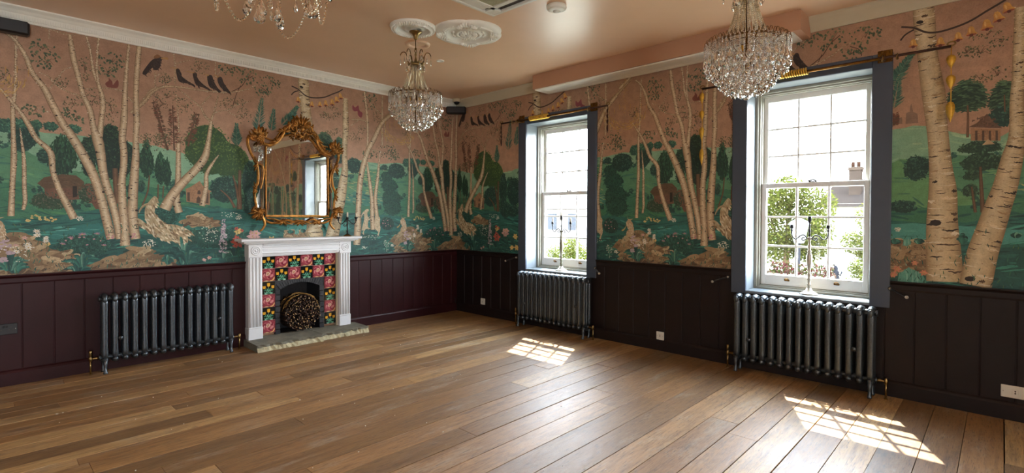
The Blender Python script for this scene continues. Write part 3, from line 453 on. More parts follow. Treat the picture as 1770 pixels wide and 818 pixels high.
# boxed bulkhead with a linear grille
b = MB(); b.box((-.30,-1.76,2.935), (0,-4.68,ZC)); BK = tag(b.build('trim_3', M['peachwall']), 'peach boxed bulkhead over the windows', 'bulkhead', kind='structure')
GR = thing('ceiling_grille', 'long white slot grille under the peach bulkhead', 'grille', (-.15,-3.2,2.935))
b = MB(); L = 1.42
for a, c in ((-.135,-.085),(.085,.135)): b.bbox((a,-L,-.016), (c,L,0), .004)
for a, c in ((-L,-L+.10),(L-.10,L)): b.bbox((-.086,a,-.016), (.086,c,0), .003)
b.build('frame', M['white'], GR)
for k in range(5):
    b = MB(); u = -.066+k*.033; b.box((u-(.0155 if k != 3 else .009),-L+.1,-.013), (u+(.0155 if k != 3 else .009),L-.1,-.004)); b.build('blade', M['white'], GR)
b = MB(); b.box((-.086,-L+.1,-.003), (.086,L-.1,0)); b.build('slot', M['slot'], GR)

# ------------------------------------------------------------------ the mural
MU = MURAL
PER = 3.88
regions = [(-7.5, 0.0, ZR-.01, ZB), (0.0, -WIN[0][0]-.12, ZR-.01, ZB), (-WIN[0][1]+.12, -WIN[1][0]-.12, ZR-.01, ZB), (-WIN[1][1]+.12, 7.64, ZR-.01, ZB),
           (-WIN[0][0]-.12, -WIN[0][1]+.12, 2.66, ZB), (-WIN[1][0]-.12, -WIN[1][1]+.12, 2.66, ZB)]
def clip(poly, ax, v, keep_less):
    out = []
    for i in range(len(poly)):
        a, b = poly[i-1], poly[i]
        ia = (a[ax] <= v) if keep_less else (a[ax] >= v); ib = (b[ax] <= v) if keep_less else (b[ax] >= v)
        if ia != ib:
            t = (v-a[ax])/(b[ax]-a[ax]); out.append(tuple(a[k]+(b[k]-a[k])*t for k in range(len(a))))
        if ib: out.append(b)
    return out
class Paint:
    """flat paint shapes laid over one another in order; each lies one thin coat above whatever it covers"""
    def __init__(self):
        self.items = []; self.layer = 0; self.r = random.Random(11); self.grp = None; self.g = 0
    def next(self): pass
    def poly(self, pts, col, sub=0):
        """pts (m,z); col one linear rgb, or one per point"""
        def soft(c): l = .3*c[0]+.6*c[1]+.1*c[2]; return tuple(v*.88+l*.12 for v in c[:3])
        col = [soft(c) for c in col] if isinstance(col[0], tuple) else soft(col)
        if isinstance(col[0], tuple): p = [(u, z, *c[:3]) for (u, z), c in zip(pts, col)]
        else: p = [(u, z, *col[:3]) for u, z in pts]
        if self.grp is None: self.g += 1
        self.items.append((self.g, p))
    def begin(self): self.g += 1; self.grp = self.g
    def end(self): self.grp = None
    def coats(self):
        """coat number of each shape: one more than the highest it overlaps (found on a fine grid)"""
        top = {}; out = []; CS = .012; W = int(round(PER/CS)); i = 0
        while i < len(self.items):
            j = i
            while j < len(self.items) and self.items[j][0] == self.items[i][0]: j += 1
            cells = set()
            for _, p in self.items[i:j]:
                zs = [q[1] for q in p]; us = [q[0] for q in p]
                r0, r1 = int(math.floor(min(zs)/CS)), int(math.floor(max(zs)/CS))
                for r in range(r0, r1+1):                    # columns covered by the shape within this row
                    lo, hi = r*CS, (r+1)*CS; xs = []
                    for k in range(len(p)):
                        a, b = p[k-1], p[k]
                        if max(a[1], b[1]) < lo or min(a[1], b[1]) > hi: continue
                        for z in (lo, hi):
                            if (a[1]-z)*(b[1]-z) < 0: xs.append(a[0]+(b[0]-a[0])*(z-a[1])/(b[1]-a[1]))
                        for e in (a, b):
                            if lo <= e[1] <= hi: xs.append(e[0])
                    if xs:
                        for c in range(int(math.floor(min(xs)/CS)), int(math.floor(max(xs)/CS))+1): cells.add((c % W, r))
            lv = 1+max((top.get(c, 0) for c in cells), default=0)
            for c in cells: top[c] = lv
            out += [lv]*(j-i); i = j
        return out
    def jit(self, c, a=.18):
        k = 1+self.r.uniform(-a, a); h = self.r.uniform(-a, a)*.35
        return (c[0]*k*(1+h), c[1]*k, c[2]*k*(1-h))
    def dab(self, u, z, a, b, ang, col, sub=0, n=6):
        ca, sa = math.cos(ang), math.sin(ang)
        self.poly([(u+a*math.cos(t)*ca-b*math.sin(t)*sa, z+a*math.cos(t)*sa+b*math.sin(t)*ca) for t in [2*PI*(k+.2)/n for k in range(n)]], col, sub)
    def leaf(self, u, z, L, w, ang, col, sub=0):
        ca, sa = math.cos(ang), math.sin(ang)
        self.poly([(u+x*ca-y*sa, z+x*sa+y*ca) for x, y in ((0,0),(L*.35,w),(L*.7,w*.7),(L,0),(L*.7,-w*.7),(L*.35,-w))], col, sub)
    def ribbon(self, pts, ws, cols, sub=0):
        """pts path, ws widths, cols colours across (left to right)"""
        n = len(cols); L = []; pn = None; own = self.grp is None
        if own: self.begin()
        for i in range(len(pts)):
            a = pts[max(i-1,0)]; b = pts[min(i+1,len(pts)-1)]
            tx, tz = b[0]-a[0], b[1]-a[1]; l = math.hypot(tx, tz) or 1
            nx, nz = tz/l, -tx/l
            if (pn is None and nx < 0) or (pn is not None and nx*pn[0]+nz*pn[1] < 0): nx, nz = -nx, -nz
            pn = (nx, nz)
            L.append([(pts[i][0]+nx*ws[i]*(k/(n-1)-.5), pts[i][1]+nz*ws[i]*(k/(n-1)-.5)) for k in range(n)])
        for i in range(len(L)-1):
            for k in range(n-1):
                c0, c1 = cols[k], cols[k+1]
                self.poly([L[i][k], L[i][k+1], L[i+1][k+1], L[i+1][k]], [c0, c1, c1, c0], sub)
        if own: self.end()
        return L
    def build(self, name, parent, side):
        mb = MB(); lv = self.lv = getattr(self, 'lv', None) or self.coats()
        for lay, (_, p) in zip(lv, self.items):
            for off in (-PER, 0, PER, 2*PER, 3*PER):
                u0 = min(q[0] for q in p)+off; u1 = max(q[0] for q in p)+off
                z0 = min(q[1] for q in p); z1 = max(q[1] for q in p)
                for (a, b, c, d) in (regions[:1] if side == 'l' else regions[1:]):
                    if u1 <= a or u0 >= b or z1 <= c or z0 >= d: continue
                    q = [(t[0]+off,)+t[1:] for t in p]
                    if u0 < a: q = clip(q, 0, a, False)
                    if u1 > b and q: q = clip(q, 0, b, True)
                    if z0 < c and q: q = clip(q, 1, c, False)
                    if z1 > d and q: q = clip(q, 1, d, True)
                    if len(q) < 3: continue
                    e = .0006+.00002*lay
                    vs = [((t[0], -e, t[1]) if side == 'l' else (-e, -t[0], t[1])) for t in q]
                    mb.add(vs, [tuple(range(len(vs)))], False, [(t[2], t[3], t[4], 1.0) for t in q])
        return mb.build(name, M['mural'], parent, fix=False)
def unf(a, k): return [tuple(v/1000 for v in a[i:i+k]) for i in range(0, len(a), k)]
def C3(*c): return lin(c)[:3]
pt = Paint(); rr = pt.r
U0, U1 = -4.95, -4.95+PER
# sky
nz = 14; nu = 30
def sky(u, z):
    t = max(0, min(1, (z-1.9)/1.1))
    a = (198,154,122); b = (176,134,104)
    w = .5+.5*math.sin(2*PI*(u-U0)/PER*3+z*5)
    c = [a[i]*(1-t)+b[i]*t+(6*w-3) for i in range(3)]
    return C3(*c)
pt.begin()
for i in range(nu):
    for j in range(nz):
        u = U0+PER*i/nu; v = U0+PER*(i+1)/nu; z = 1.7+1.35*j/nz; y = 1.7+1.35*(j+1)/nz
        pt.poly([(u,z),(v,z),(v,y),(u,y)], [sky(u,z), sky(v,z), sky(v,y), sky(u,y)])
pt.end()
for k in range(260):                                             # soft clouds of warmer and greyer peach
    u_, z_ = rr.uniform(U0,U1), rr.uniform(1.95,3.0); c = pt.jit(sky(u_, z_), .055)
    pt.dab(u_, z_, rr.uniform(.04,.10), rr.uniform(.02,.045), rr.uniform(-.3,.3), c, k % 4, 10)
pt.layer += 5
def outline(pts, wob=.012):
    pts = smooth_path([(p[0], p[1], 0) for p in pts], 5)
    return [(p.x, p.y+rr.uniform(-wob, wob)) for p in pts]
def hill(pts, col, low, dabs=0, pal=None, dl=(.03,.09), wob=.008):
    o = outline(pts, wob); pt.begin()
    for a, b in zip(o, o[1:]): pt.poly([(a[0], low), (b[0], low), (b[0], b[1]), (a[0], a[1])], col)
    pt.end()
    for k in range(dabs):
        q = rr.randrange(len(o)-1); top = o[q][1]; z = top-(top-low)*rr.random()**1.0*.95-.01
        sl = math.atan2(o[q+1][1]-o[q][1], o[q+1][0]-o[q][0])
        pt.dab(o[q][0]+rr.uniform(-.05,.05), z, rr.uniform(*dl), rr.uniform(.003,.011), sl*.8+rr.uniform(-.15,.15), pt.jit(rr.choice(pal), .1), k % 4, 8)
    pt.layer += 5
    return o
G = dict(far=[C3(151,198,153),C3(130,184,149),C3(167,207,160),C3(116,170,139)], mid=[C3(90,153,109),C3(74,135,99),C3(111,170,111),C3(64,125,104)],
         low=[C3(60,130,92),C3(46,111,88),C3(71,142,92),C3(39,102,90)], teal=[C3(43,125,111),C3(34,109,102),C3(60,153,135),C3(29,95,90)], deep=[C3(27,81,76),C3(34,95,83),C3(22,69,67),C3(39,106,95)])
hill([(-4.95,2.11),(-4.6,2.10),(-4.32,2.09),(-4.1,2.08),(-3.8,2.07),(-3.6,2.03),(-3.3,1.97),(-2.87,2.0),(-2.6,2.04),(-2.45,2.10),(-2.25,2.08),(-2.05,2.0),(-1.9,1.97),(-1.77,2.06),(-1.6,2.10),(-1.34,2.08),(-1.07,2.11)], C3(135,186,149), .9, 420, G['far'])
H2_ = hill([(-4.95,1.98),(-4.7,1.95),(-4.5,1.83),(-4.3,1.78),(-4.1,1.93),(-3.9,1.9),(-3.6,1.72),(-3.3,1.74),(-3.0,1.86),(-2.75,1.88),(-2.5,1.80),(-2.2,1.86),(-1.9,1.84),(-1.7,1.93),(-1.4,2.0),(-1.2,2.02),(-1.07,1.98)], C3(85,149,109), .9, 520, G['mid'])
hill([(-2.72,1.5),(-2.45,1.86),(-2.2,1.66),(-1.9,1.5)], C3(102,163,104), .9, 60, G['mid'])
hill([(-1.9,1.55),(-1.66,1.70),(-1.42,1.70),(-1.15,1.58),(-0.98,1.46)], C3(62,135,116), .9, 120, G['teal'])
H3_ = hill([(-4.95,1.62),(-4.7,1.66),(-4.5,1.56),(-4.2,1.5),(-3.9,1.66),(-3.6,1.64),(-3.3,1.6),(-3.0,1.62),(-2.7,1.54),(-2.4,1.48),(-2.0,1.5),(-1.75,1.56),(-1.4,1.52),(-1.2,1.56),(-1.07,1.62)], C3(60,128,95), .9, 560, G['low'])
def hedgerow(o, cover, sz, pal):
    """clumps of painted bushes along a hill's crest"""
    k = 0
    while k < len(o)-1:
        if rr.random() < cover:
            for j in range(rr.randrange(2, 5)):
                i = min(k+j, len(o)-1); u, z = o[i][0]+rr.uniform(-.02,.02), o[i][1]+rr.uniform(-.02,.02); s_ = sz*rr.uniform(.6,1.3)
                for q in range(16):
                    t = rr.uniform(0, 2*PI); w = math.sqrt(rr.random())*s_
                    c = pal[0] if math.sin(t) < .2 else rr.choice(pal)
                    pt.dab(u+w*math.cos(t), z+w*.75*math.sin(t), s_*.36, s_*.26, rr.uniform(0,3), pt.jit(c, .15), 0, 7)
            k += 4
        else: k += 2
hedgerow(H2_, .42, .032, [C3(40,92,82),C3(52,108,90),C3(74,132,104)]); hedgerow(H3_, .36, .036, [C3(32,80,70),C3(44,96,78),C3(66,118,88)])
hedgerow([(-1.75+.05*i, 1.84+.05*math.sin(i*.9)) for i in range(14)], .9, .03, [C3(36,88,80),C3(50,106,90),C3(70,126,102)])
hedgerow([(-2.95+.04*i, 1.96-.05*math.sin(i*.4)) for i in range(12)], .8, .026, [C3(44,88,70),C3(56,100,76),C3(76,120,88)])
hedgerow([(-3.0+.03*i, 1.55+.03*i) for i in range(9)], 1, .03, [C3(36,76,60),C3(48,90,66),C3(60,104,74)])
# stone and light streaks on the far field
for k in range(140):
    pt.dab(rr.uniform(-1.9,-1.1), rr.uniform(1.55,2.0), rr.uniform(.02,.05), rr.uniform(.003,.007), rr.uniform(-.5,.3), pt.jit(rr.choice([C3(150,176,120),C3(120,160,116),C3(168,180,116)])), k % 3)
pt.layer += 4
hill([(-4.95,1.40),(-4.7,1.36),(-4.4,1.40),(-4.1,1.46),(-3.8,1.47),(-3.5,1.48),(-3.2,1.47),(-2.9,1.46),(-2.6,1.40),(-2.3,1.36),(-2.0,1.38),(-1.7,1.44),(-1.4,1.42),(-1.07,1.40)], C3(41,113,102), .9, 760, G['teal']+G['deep'][:2], (.03,.12))
hill([(-4.95,1.20),(-4.6,1.14),(-4.2,1.16),(-3.9,1.22),(-3.5,1.16),(-3.2,1.2),(-2.9,1.14),(-2.5,1.1),(-2.1,1.16),(-1.7,1.2),(-1.4,1.16),(-1.07,1.2)], C3(32,92,85), .9, 520, G['deep']+[C3(55,144,125)], (.02,.08))
# water
for col, pts in MU['POLY']:
    p = unf(pts, 2)
    if col in ('lake', 'pool', 'fall'):
        base = {'lake': C3(70,158,146), 'pool': C3(40,124,116), 'fall': C3(86,164,144)}[col]
        pt.poly(p, base)
        x0, x1 = min(q[0] for q in p), max(q[0] for q in p); z0, z1 = min(q[1] for q in p), max(q[1] for q in p)
        for k in range(26):
            u, z = rr.uniform(x0+.02, x1-.02), rr.uniform(z0+.02, z1-.02)
            if col == 'fall': pt.dab((x0+x1)/2+rr.uniform(-.05,.05), z, .004, rr.uniform(.02,.05), 0, pt.jit(C3(130,190,168)), 1+k % 2)
            elif abs((u-x0)/(x1-x0)-.5) < .38 and abs((z-z0)/(z1-z0)-.5) < .3: pt.dab(u, z, rr.uniform(.02,.06), .004, 0, pt.jit(rr.choice([C3(96,180,164),C3(50,132,124)])), 1+k % 2)
pt.layer += 4
PAL = {'cy': [C3(34,76,58),C3(26,62,52),C3(44,90,62)], 'dk': [C3(34,66,50),C3(26,54,46),C3(46,80,54)], 'rd': [C3(66,100,48),C3(52,88,48),C3(88,118,52),C3(40,74,48)],
       'bl': [C3(38,80,70),C3(30,68,62),C3(54,98,78)], 'fl': [C3(46,82,62),C3(36,70,56),C3(60,96,68)], 'um': [C3(50,84,64),C3(36,68,56),C3(70,104,72)], 'tp': [C3(28,74,62),C3(40,92,72),C3(20,60,54)],
       'sk': [C3(52,104,84),C3(42,90,78),C3(66,118,92)], 'bs': [C3(40,72,52),C3(54,84,60),C3(92,96,76)], 'gs': [C3(20,64,60),C3(30,84,72),C3(46,104,88)]}
for kind, pts in MU['CROWN']:
    (cx, cz), a, b = unf(pts, 2); rx = abs(a[0]-cx); rz = abs(b[1]-cz); pal = PAL[kind]
    n = 22
    def rad(t):
        if kind == 'cy':                       # teardrop cypress
            s = math.sin(t); return (rx*math.cos(t)*(1-.55*max(0,s))*(1 if s > -.6 else .85), rz*s if s > 0 else rz*.9*s)
        if kind in ('fl', 'um'):
            s = math.sin(t); return (rx*math.cos(t), rz*s if s > 0 else rz*.45*s)
        return (rx*math.cos(t), rz*math.sin(t))
    pts2 = []
    for k in range(n):
        x, z = rad(2*PI*k/n); w = 1+rr.uniform(-.07,.07); pts2.append((cx+x*w, cz+z*w))
    pt.poly(pts2, pal[1])
    cnt = int(min(360, 60+rx*rz*17000))
    for k in range(cnt):
        t = rr.uniform(0, 2*PI); q = math.sqrt(rr.random()); x, z = rad(t); x *= q*1.09; z *= q*1.09
        up = (z/max(rz,.01)+.4*x/max(rx,.01))
        c = tuple(v*1.55 for v in pal[2]) if rr.random() < .14+.2*up else pal[2] if rr.random() < .4+.35*up else pal[0] if rr.random() < .6 else pal[1]
        if kind == 'rd' and up > .3 and rr.random() < .5: c = pal[2]
        s = rr.uniform(.005,.012)*(1.2 if rx > .2 else 1)
        ang = rr.uniform(0, PI) if kind != 'um' else math.atan2(z+rz, x)-PI/2+rr.uniform(-.3,.3)
        if kind == 'cy': ang = PI/2+rr.uniform(-.4,.4)
        pt.dab(cx+x, cz+z, s*(1.8 if kind in ('um','cy') else 1), s*.5, ang, pt.jit(c, .16), 1+k % 4)
    pt.next()
pt.layer += 6
# buildings
BC = {'thatch': C3(104,80,56), 'hut': C3(120,84,62), 'hutdoor': C3(46,40,30), 'pav': C3(172,128,90), 'pavdark': C3(92,72,56), 'roof': C3(112,84,64), 'parasol': C3(204,172,130), 'castle': C3(146,116,96)}
for col, pts in MU['POLY']:
    if col in BC:
        p = unf(pts, 2); pt.poly(p, BC[col]); pt.next()
        if col in ('thatch', 'hut', 'roof', 'pav'):
            x0, x1 = min(q[0] for q in p), max(q[0] for q in p); z0, z1 = min(q[1] for q in p), max(q[1] for q in p)
            for k in range(70):
                u = rr.gauss(0, .22); z = rr.gauss(0, .22)
                if abs(u) > .4 or abs(z) > .4-abs(u)*.4: continue
                c = pt.jit(BC[col], .35)
                if col == 'thatch': pt.dab((x0+x1)/2+u*(x1-x0), (z0+z1)/2+z*(z1-z0), .03, .003, rr.uniform(-.25,.25)-u, c, k % 3)
                else: pt.dab((x0+x1)/2+u*(x1-x0), (z0+z1)/2+z*(z1-z0), .010, .004, rr.choice([0,PI/2]), c, k % 3)
            pt.layer += 4
pt.layer += 3
for kind, pts in MU['CROWN']:
    if kind in ('bs', 'gs'):                   # low shrubs overlap the hut
        (cx, cz), a, b = unf(pts, 2); rx = abs(a[0]-cx); rz = abs(b[1]-cz)
        for k in range(120):
            t = rr.uniform(0, 2*PI); q = math.sqrt(rr.random())
            pt.leaf(cx+rx*q*math.cos(t), cz+rz*q*math.sin(t), rr.uniform(.012,.024), .004, rr.uniform(.3,2.8), pt.jit(rr.choice(PAL[kind]), .25), k % 4)
pt.layer += 5
# rocks
def inside(p, x, y):
    c = False
    for i in range(len(p)):
        a, b = p[i-1], p[i]
        if (a[1] > y) != (b[1] > y) and x < (b[0]-a[0])*(y-a[1])/(b[1]-a[1])+a[0]: c = not c
    return c
def fill_dabs(p, n, fn, subs=4):
    x0, x1 = min(q[0] for q in p), max(q[0] for q in p); z0, z1 = min(q[1] for q in p), max(q[1] for q in p)
    k = 0; tries = 0
    while k < n and tries < n*8:
        tries += 1
        u, z = rr.uniform(x0, x1), rr.uniform(z0, z1)
        if inside(p, u, z): fn(u, z, (u-x0)/(x1-x0), (z-z0)/(z1-z0), k % subs); k += 1
for i, (col, pts) in enumerate(MU['POLY']):
    if col != 'rock': continue
    p = [(v.x, v.y) for v in smooth_path([(a, b, 0) for a, b in unf(pts, 2)], 3, True)]; pt.poly(p, C3(134,106,72))
    RP = [C3(168,140,100),C3(150,122,84),C3(128,100,68),C3(192,168,126),C3(100,76,54)]
    def fn(u, z, a, b, s):
        c = RP[3] if b > .7 and rr.random() < .5 else RP[4] if b < .3 and rr.random() < .25 else rr.choice(RP[:3])
        pt.dab(u, z, rr.uniform(.03,.075), rr.uniform(.014,.03), rr.uniform(-.5,.7), pt.jit(c, .06), s, 12)
    fill_dabs(p, 60 if i != 0 else 110, fn); pt.layer += 5
    def fn(u, z, a, b, s):
        pt.dab(u, z, rr.uniform(.003,.010), rr.uniform(.002,.004), rr.uniform(-.9,.9), pt.jit(rr.choice(RP), .14), s)
    fill_dabs(p, 70 if i != 0 else 120, fn); pt.layer += 4
# background trunks
BRN = [C3(78,58,42),C3(128,94,64),C3(90,66,46)]
for a in MU['BROWNTRUNK']:
    p = unf(a, 3); q = smooth_path(p, 4); pt.ribbon([(v.x, v.y) for v in q], [v.z for v in q], BRN)
pt.next()
for a in MU['BROWNPINE']:
    base, tip, side = unf(a, 2); hw = abs(side[0]-(base[0]+tip[0])/2)
    pt.ribbon([base, tip], [.010,.004], [C3(100,62,44)]*2)
    for k in range(46):
        t = rr.uniform(.12,1); cx = base[0]+(tip[0]-base[0])*t; cz = base[1]+(tip[1]-base[1])*t
        w = hw*(1.1-t)*rr.uniform(.3,1); s = rr.choice([-1,1])
        for j in range(3): pt.leaf(cx+s*w*(j*.33+.1), cz+rr.uniform(-.01,.015), .028, .0045, (0 if s > 0 else PI)+rr.uniform(-.7,.7), pt.jit(rr.choice([C3(128,72,50),C3(104,66,46),C3(96,78,52)]), .15), 1+j)
pt.layer += 5
# branches and twigs behind the trunks
for a in MU['TWIG']:
    p = unf(a, 3); q = smooth_path(p, 5); pt.ribbon([(v.x, v.y) for v in q], [max(v.z,.006) for v in q], [C3(84,56,40)]*2)
def bark(p, cols, marks, dens, big=False):
    p2 = [p[0]]
    for v in p[1:]:
        if math.hypot(v[0]-p2[-1][0], v[1]-p2[-1][1]) > (.06 if not big else .13): p2.append(v)
    p = p2 if len(p2) > 1 else p
    q = smooth_path(p, 6); P = [(v.x, v.y) for v in q]; W = [v.z for v in q]
    L = pt.ribbon(P, W, cols); 
    s = 0
    for i in range(1, len(P)):
        l = math.hypot(P[i][0]-P[i-1][0], P[i][1]-P[i-1][1]); cnt = l/max(W[i],.012)*dens
        for k in range(int(cnt)+(1 if rr.random() < cnt % 1 else 0)):
            t = rr.random(); k0 = L[i-1][0]; k1 = L[i][0]; e0 = L[i-1][-1]; e1 = L[i][-1]
            A = (k0[0]+(k1[0]-k0[0])*t, k0[1]+(k1[1]-k0[1])*t); B = (e0[0]+(e1[0]-e0[0])*t, e0[1]+(e1[1]-e0[1])*t)
            ln = rr.uniform(.15,.62); st = rr.choice([0, 1-ln, 1-ln, rr.uniform(0,1-ln)])
            def at(f): return (A[0]+(B[0]-A[0])*f, A[1]+(B[1]-A[1])*f)
            c = pt.jit(rr.choice(marks), .2); th = W[i]*rr.uniform(.04,.13)
            if rr.random() < (.16 if not big else .5): c = pt.jit(rr.choice([C3(226,208,172),C3(200,172,128),C3(176,144,102),C3(238,226,198)]), .08); th *= 1.2
            if big: th = W[i]*rr.choice([.02,.03,.03,.05,.05,.09,.15])
            m_ = 5 if not big else 9; up = []; dn = []
            bow = W[i]*rr.uniform(-.07,.03)
            for q_ in range(m_+1):
                f = q_/m_; e_ = at(st+ln*f); hh = th*.5*(math.sin(PI*f)**.6 if 0 < q_ < m_ else .15)*rr.uniform(.5,1.2); y_ = e_[1]+bow*math.sin(PI*f)+(rr.uniform(-.2,.2)*th if big else 0)
                up.append((e_[0], y_+hh)); dn.append((e_[0], y_-hh))
            pt.poly(up+dn[::-1], c, 1+rr.randrange(3))
            for _ in range(3 if not big else 1):
                f = rr.random(); m0 = at(f); pt.dab(m0[0], m0[1]+rr.uniform(-.5,.5)*W[i]*.4, rr.uniform(.002,.006), rr.uniform(.001,.003), rr.uniform(-.3,.3), pt.jit(rr.choice([C3(120,92,66),C3(150,118,84),C3(236,222,190)]), .15), 0, 5)
            if rr.random() < (.09 if not big else .008):
                f = rr.choice([.08,.92,.3]); m0 = at(f); pt.dab(m0[0], m0[1], W[i]*rr.uniform(.10,.2), W[i]*rr.uniform(.08,.16), rr.uniform(-.4,.4), pt.jit(C3(46,34,28), .2), 4, 8)
BARK = [C3(132,100,70),C3(198,168,126),C3(228,208,170),C3(206,178,138),C3(126,96,68)]
MARK = [C3(50,36,28),C3(66,46,34),C3(96,70,50)]
for a in MU['BRANCH']: bark(unf(a, 3), [C3(150,118,84),C3(206,178,136),C3(130,98,70)], MARK, 1.3)
pt.layer += 5
# leaf sprays
LP = {'lf': [C3(82,102,72),C3(102,116,80),C3(66,90,64)], 'ls': [C3(98,98,64),C3(120,114,76),C3(84,90,60)], 'lb': [C3(112,84,58),C3(96,76,54)]}
for kind, pts in MU['DAB']:
    if kind not in LP: continue
    (cx, cz), a, b = unf(pts, 2); rx = abs(a[0]-cx)+.01; rz = abs(b[1]-cz)+.01
    n = int(min(46, 11+rx*rz*2600)) if kind == 'lf' else int(min(70, 15+rx*rz*4200))
    for k in range(5):
        x = cx+rr.uniform(-.7,.7)*rx; z = cz+rr.uniform(-.7,.7)*rz
        pt.ribbon([(cx, cz-rz*.4), ((cx+x)/2, (cz+z)/2+.01), (x, z)], [.004,.003,.002], [C3(110,80,56)]*2)
    for k in range(n):
        t = rr.uniform(0, 2*PI); q = math.sqrt(rr.random())
        L = rr.uniform(.018,.032) if kind == 'lf' else rr.uniform(.010,.019)
        pt.leaf(cx+rx*q*math.cos(t), cz+rz*q*math.sin(t), L, L*.30, rr.uniform(-2.6,-.4), pt.jit(rr.choice(LP[kind]), .22), 1+k % 4)
pt.layer += 6
for a in MU['PLUME']:
    base, tip, side = unf(a, 2); dx, dz = tip[0]-base[0], tip[1]-base[1]; l = math.hypot(dx, dz); an = math.atan2(dz, dx); hw = max(.05, abs(side[0]-(base[0]+tip[0])/2))
    for k in range(40):
        t = k/40; cx, cz = base[0]+dx*t, base[1]+dz*t
        for s in (-1, 1):
            pt.leaf(cx, cz, hw*1.25*(1.05-t)*rr.uniform(.6,1.15)+.02, .0045, an+s*rr.uniform(.5,.9), pt.jit(rr.choice([C3(66,116,96),C3(50,98,86),C3(92,138,112)]), .16), k % 4)
pt.layer += 5
# birch trunks
for a in MU['TRUNK']:
    bark(unf(a, 3), BARK, MARK, 2.3); pt.layer += 4
# golden painted chandelier
(cx, cz), a, b = unf(MU['GOLDCH'][0], 2); rx = abs(a[0]-cx); rz = abs(b[1]-cz)
for k in range(150):
    t = rr.uniform(-PI, 0); q = rr.uniform(.5,1)
    pt.dab(cx+rx*1.3*q*math.cos(t), cz+rz*.7*math.sin(t)*q+rr.uniform(-.02,.03), .018, .003, t+PI/2, pt.jit(rr.choice([C3(206,160,74),C3(190,146,76),C3(222,180,96)]), .12), k % 4)
for k in range(9):
    x = cx+rx*1.3*(k/4-1); pt.dab(x, cz+rz*.3+rr.uniform(0,.06), .005, .035, 0, C3(200,150,84), 2)
for k in range(50): pt.dab(cx+rr.uniform(-.05,.05)*(1-k/60), cz+rz*.2+k*.008, .012, .003, rr.uniform(-.5,.5), pt.jit(C3(196,152,88), .1), k % 3)
pt.layer += 5
# garland and bells
q = smooth_path([(u, z, 0) for u, z in unf(MU['GARLAND'][0], 2)], 5)
# the two great birches
BB = [C3(150,122,84),C3(206,182,138),C3(222,204,164),C3(214,192,148),C3(204,178,132),C3(146,118,80)]
for a in MU['BIG']:
    bark(unf(a, 3), BB, [C3(48,36,28),C3(64,48,36),C3(92,70,50)], 10, True); pt.layer += 5
for a in MU['TWIG'][-2:]:
    p = unf(a, 3); w = smooth_path(p, 5); pt.ribbon([(v.x, v.y) for v in w], [max(v.z,.012) for v in w], [C3(58,42,34)]*2)
pt.ribbon([(v.x, v.y) for v in q], [.014]*len(q), [C3(70,50,40)]*2)
pt.next()
for a in MU['BELL']:
    (x0, z0), (x1, z1) = unf(a, 2); an = math.atan2(z1-z0, x1-x0)+PI/2; ca, sa = math.cos(an), math.sin(an); h = math.hypot(x1-x0, z1-z0)*1.15
    def tr(u, w): return (x0+u*ca-w*sa, z0+u*sa+w*ca)
    pr = [(-.12,.1),(.12,.1),(.3,-.15),(.36,-.6),(.58,-.95),(.2,-1.08),(-.2,-1.08),(-.58,-.95),(-.36,-.6),(-.3,-.15)]
    pt.poly([tr(u*h, w*h) for u, w in pr], [pt.jit(C3(226,168,56), .1)]*5+[C3(206,138,52)]*5)
    pt.poly([tr(.5*h*math.cos(t), -.98*h+.12*h*math.sin(t)) for t in [2*PI*k/10 for k in range(10)]], C3(166,82,54), 1)
    pt.dab(*tr(0, -1.02*h), .012, .012, 0, C3(110,50,44), 2)
    pt.dab(*tr(-.12*h, -.4*h), .006, .02, an, C3(232,182,96), 2)
pt.layer += 4
# animals
def fur(p, n, pal, L, ang):
    def fn(u, z, a, b, s): pt.leaf(u, z, rr.uniform(.6,1.2)*L, L*.16, ang(a, b)+rr.uniform(-.3,.3), pt.jit(rr.choice(pal), .12), s)
    fill_dabs(p, n, fn); pt.layer += 5
AC = {'goat': C3(188,166,124), 'bird': C3(58,42,36), 'hoop': C3(140,92,50), 'beak': C3(190,140,70), 'squirrel': C3(134,70,56), 'owl': C3(146,62,74), 'deer': C3(206,186,146), 'hare': C3(196,164,122), 'horn': C3(196,160,84)}
for col, pts in MU['POLY']:
    if col not in AC: continue
    p = [(v.x, v.y) for v in smooth_path([(a, b, 0) for a, b in unf(pts, 2)], 3, True)]; pt.poly(p, AC[col])
    if col == 'goat': fur(p, 210, [C3(214,196,156),C3(176,150,108),C3(232,216,180),C3(140,112,78)], .05, lambda a, b: -1.1 if a < .35 else -.75)
    if col in ('deer', 'hare'): fur(p, 60, [C3(222,204,166),C3(180,148,106),C3(232,214,180)], .02, lambda a, b: -1.3)
    if col == 'bird': fur(p, 30, [C3(44,32,30),C3(78,58,46),C3(62,48,44)], .028, lambda a, b: -.9)
for a in MU['HORN']:
    w = smooth_path(unf(a, 3), 5); pt.ribbon([(v.x, v.y) for v in w], [v.z for v in w], [C3(196,174,130),C3(150,122,86)])
pt.layer += 3
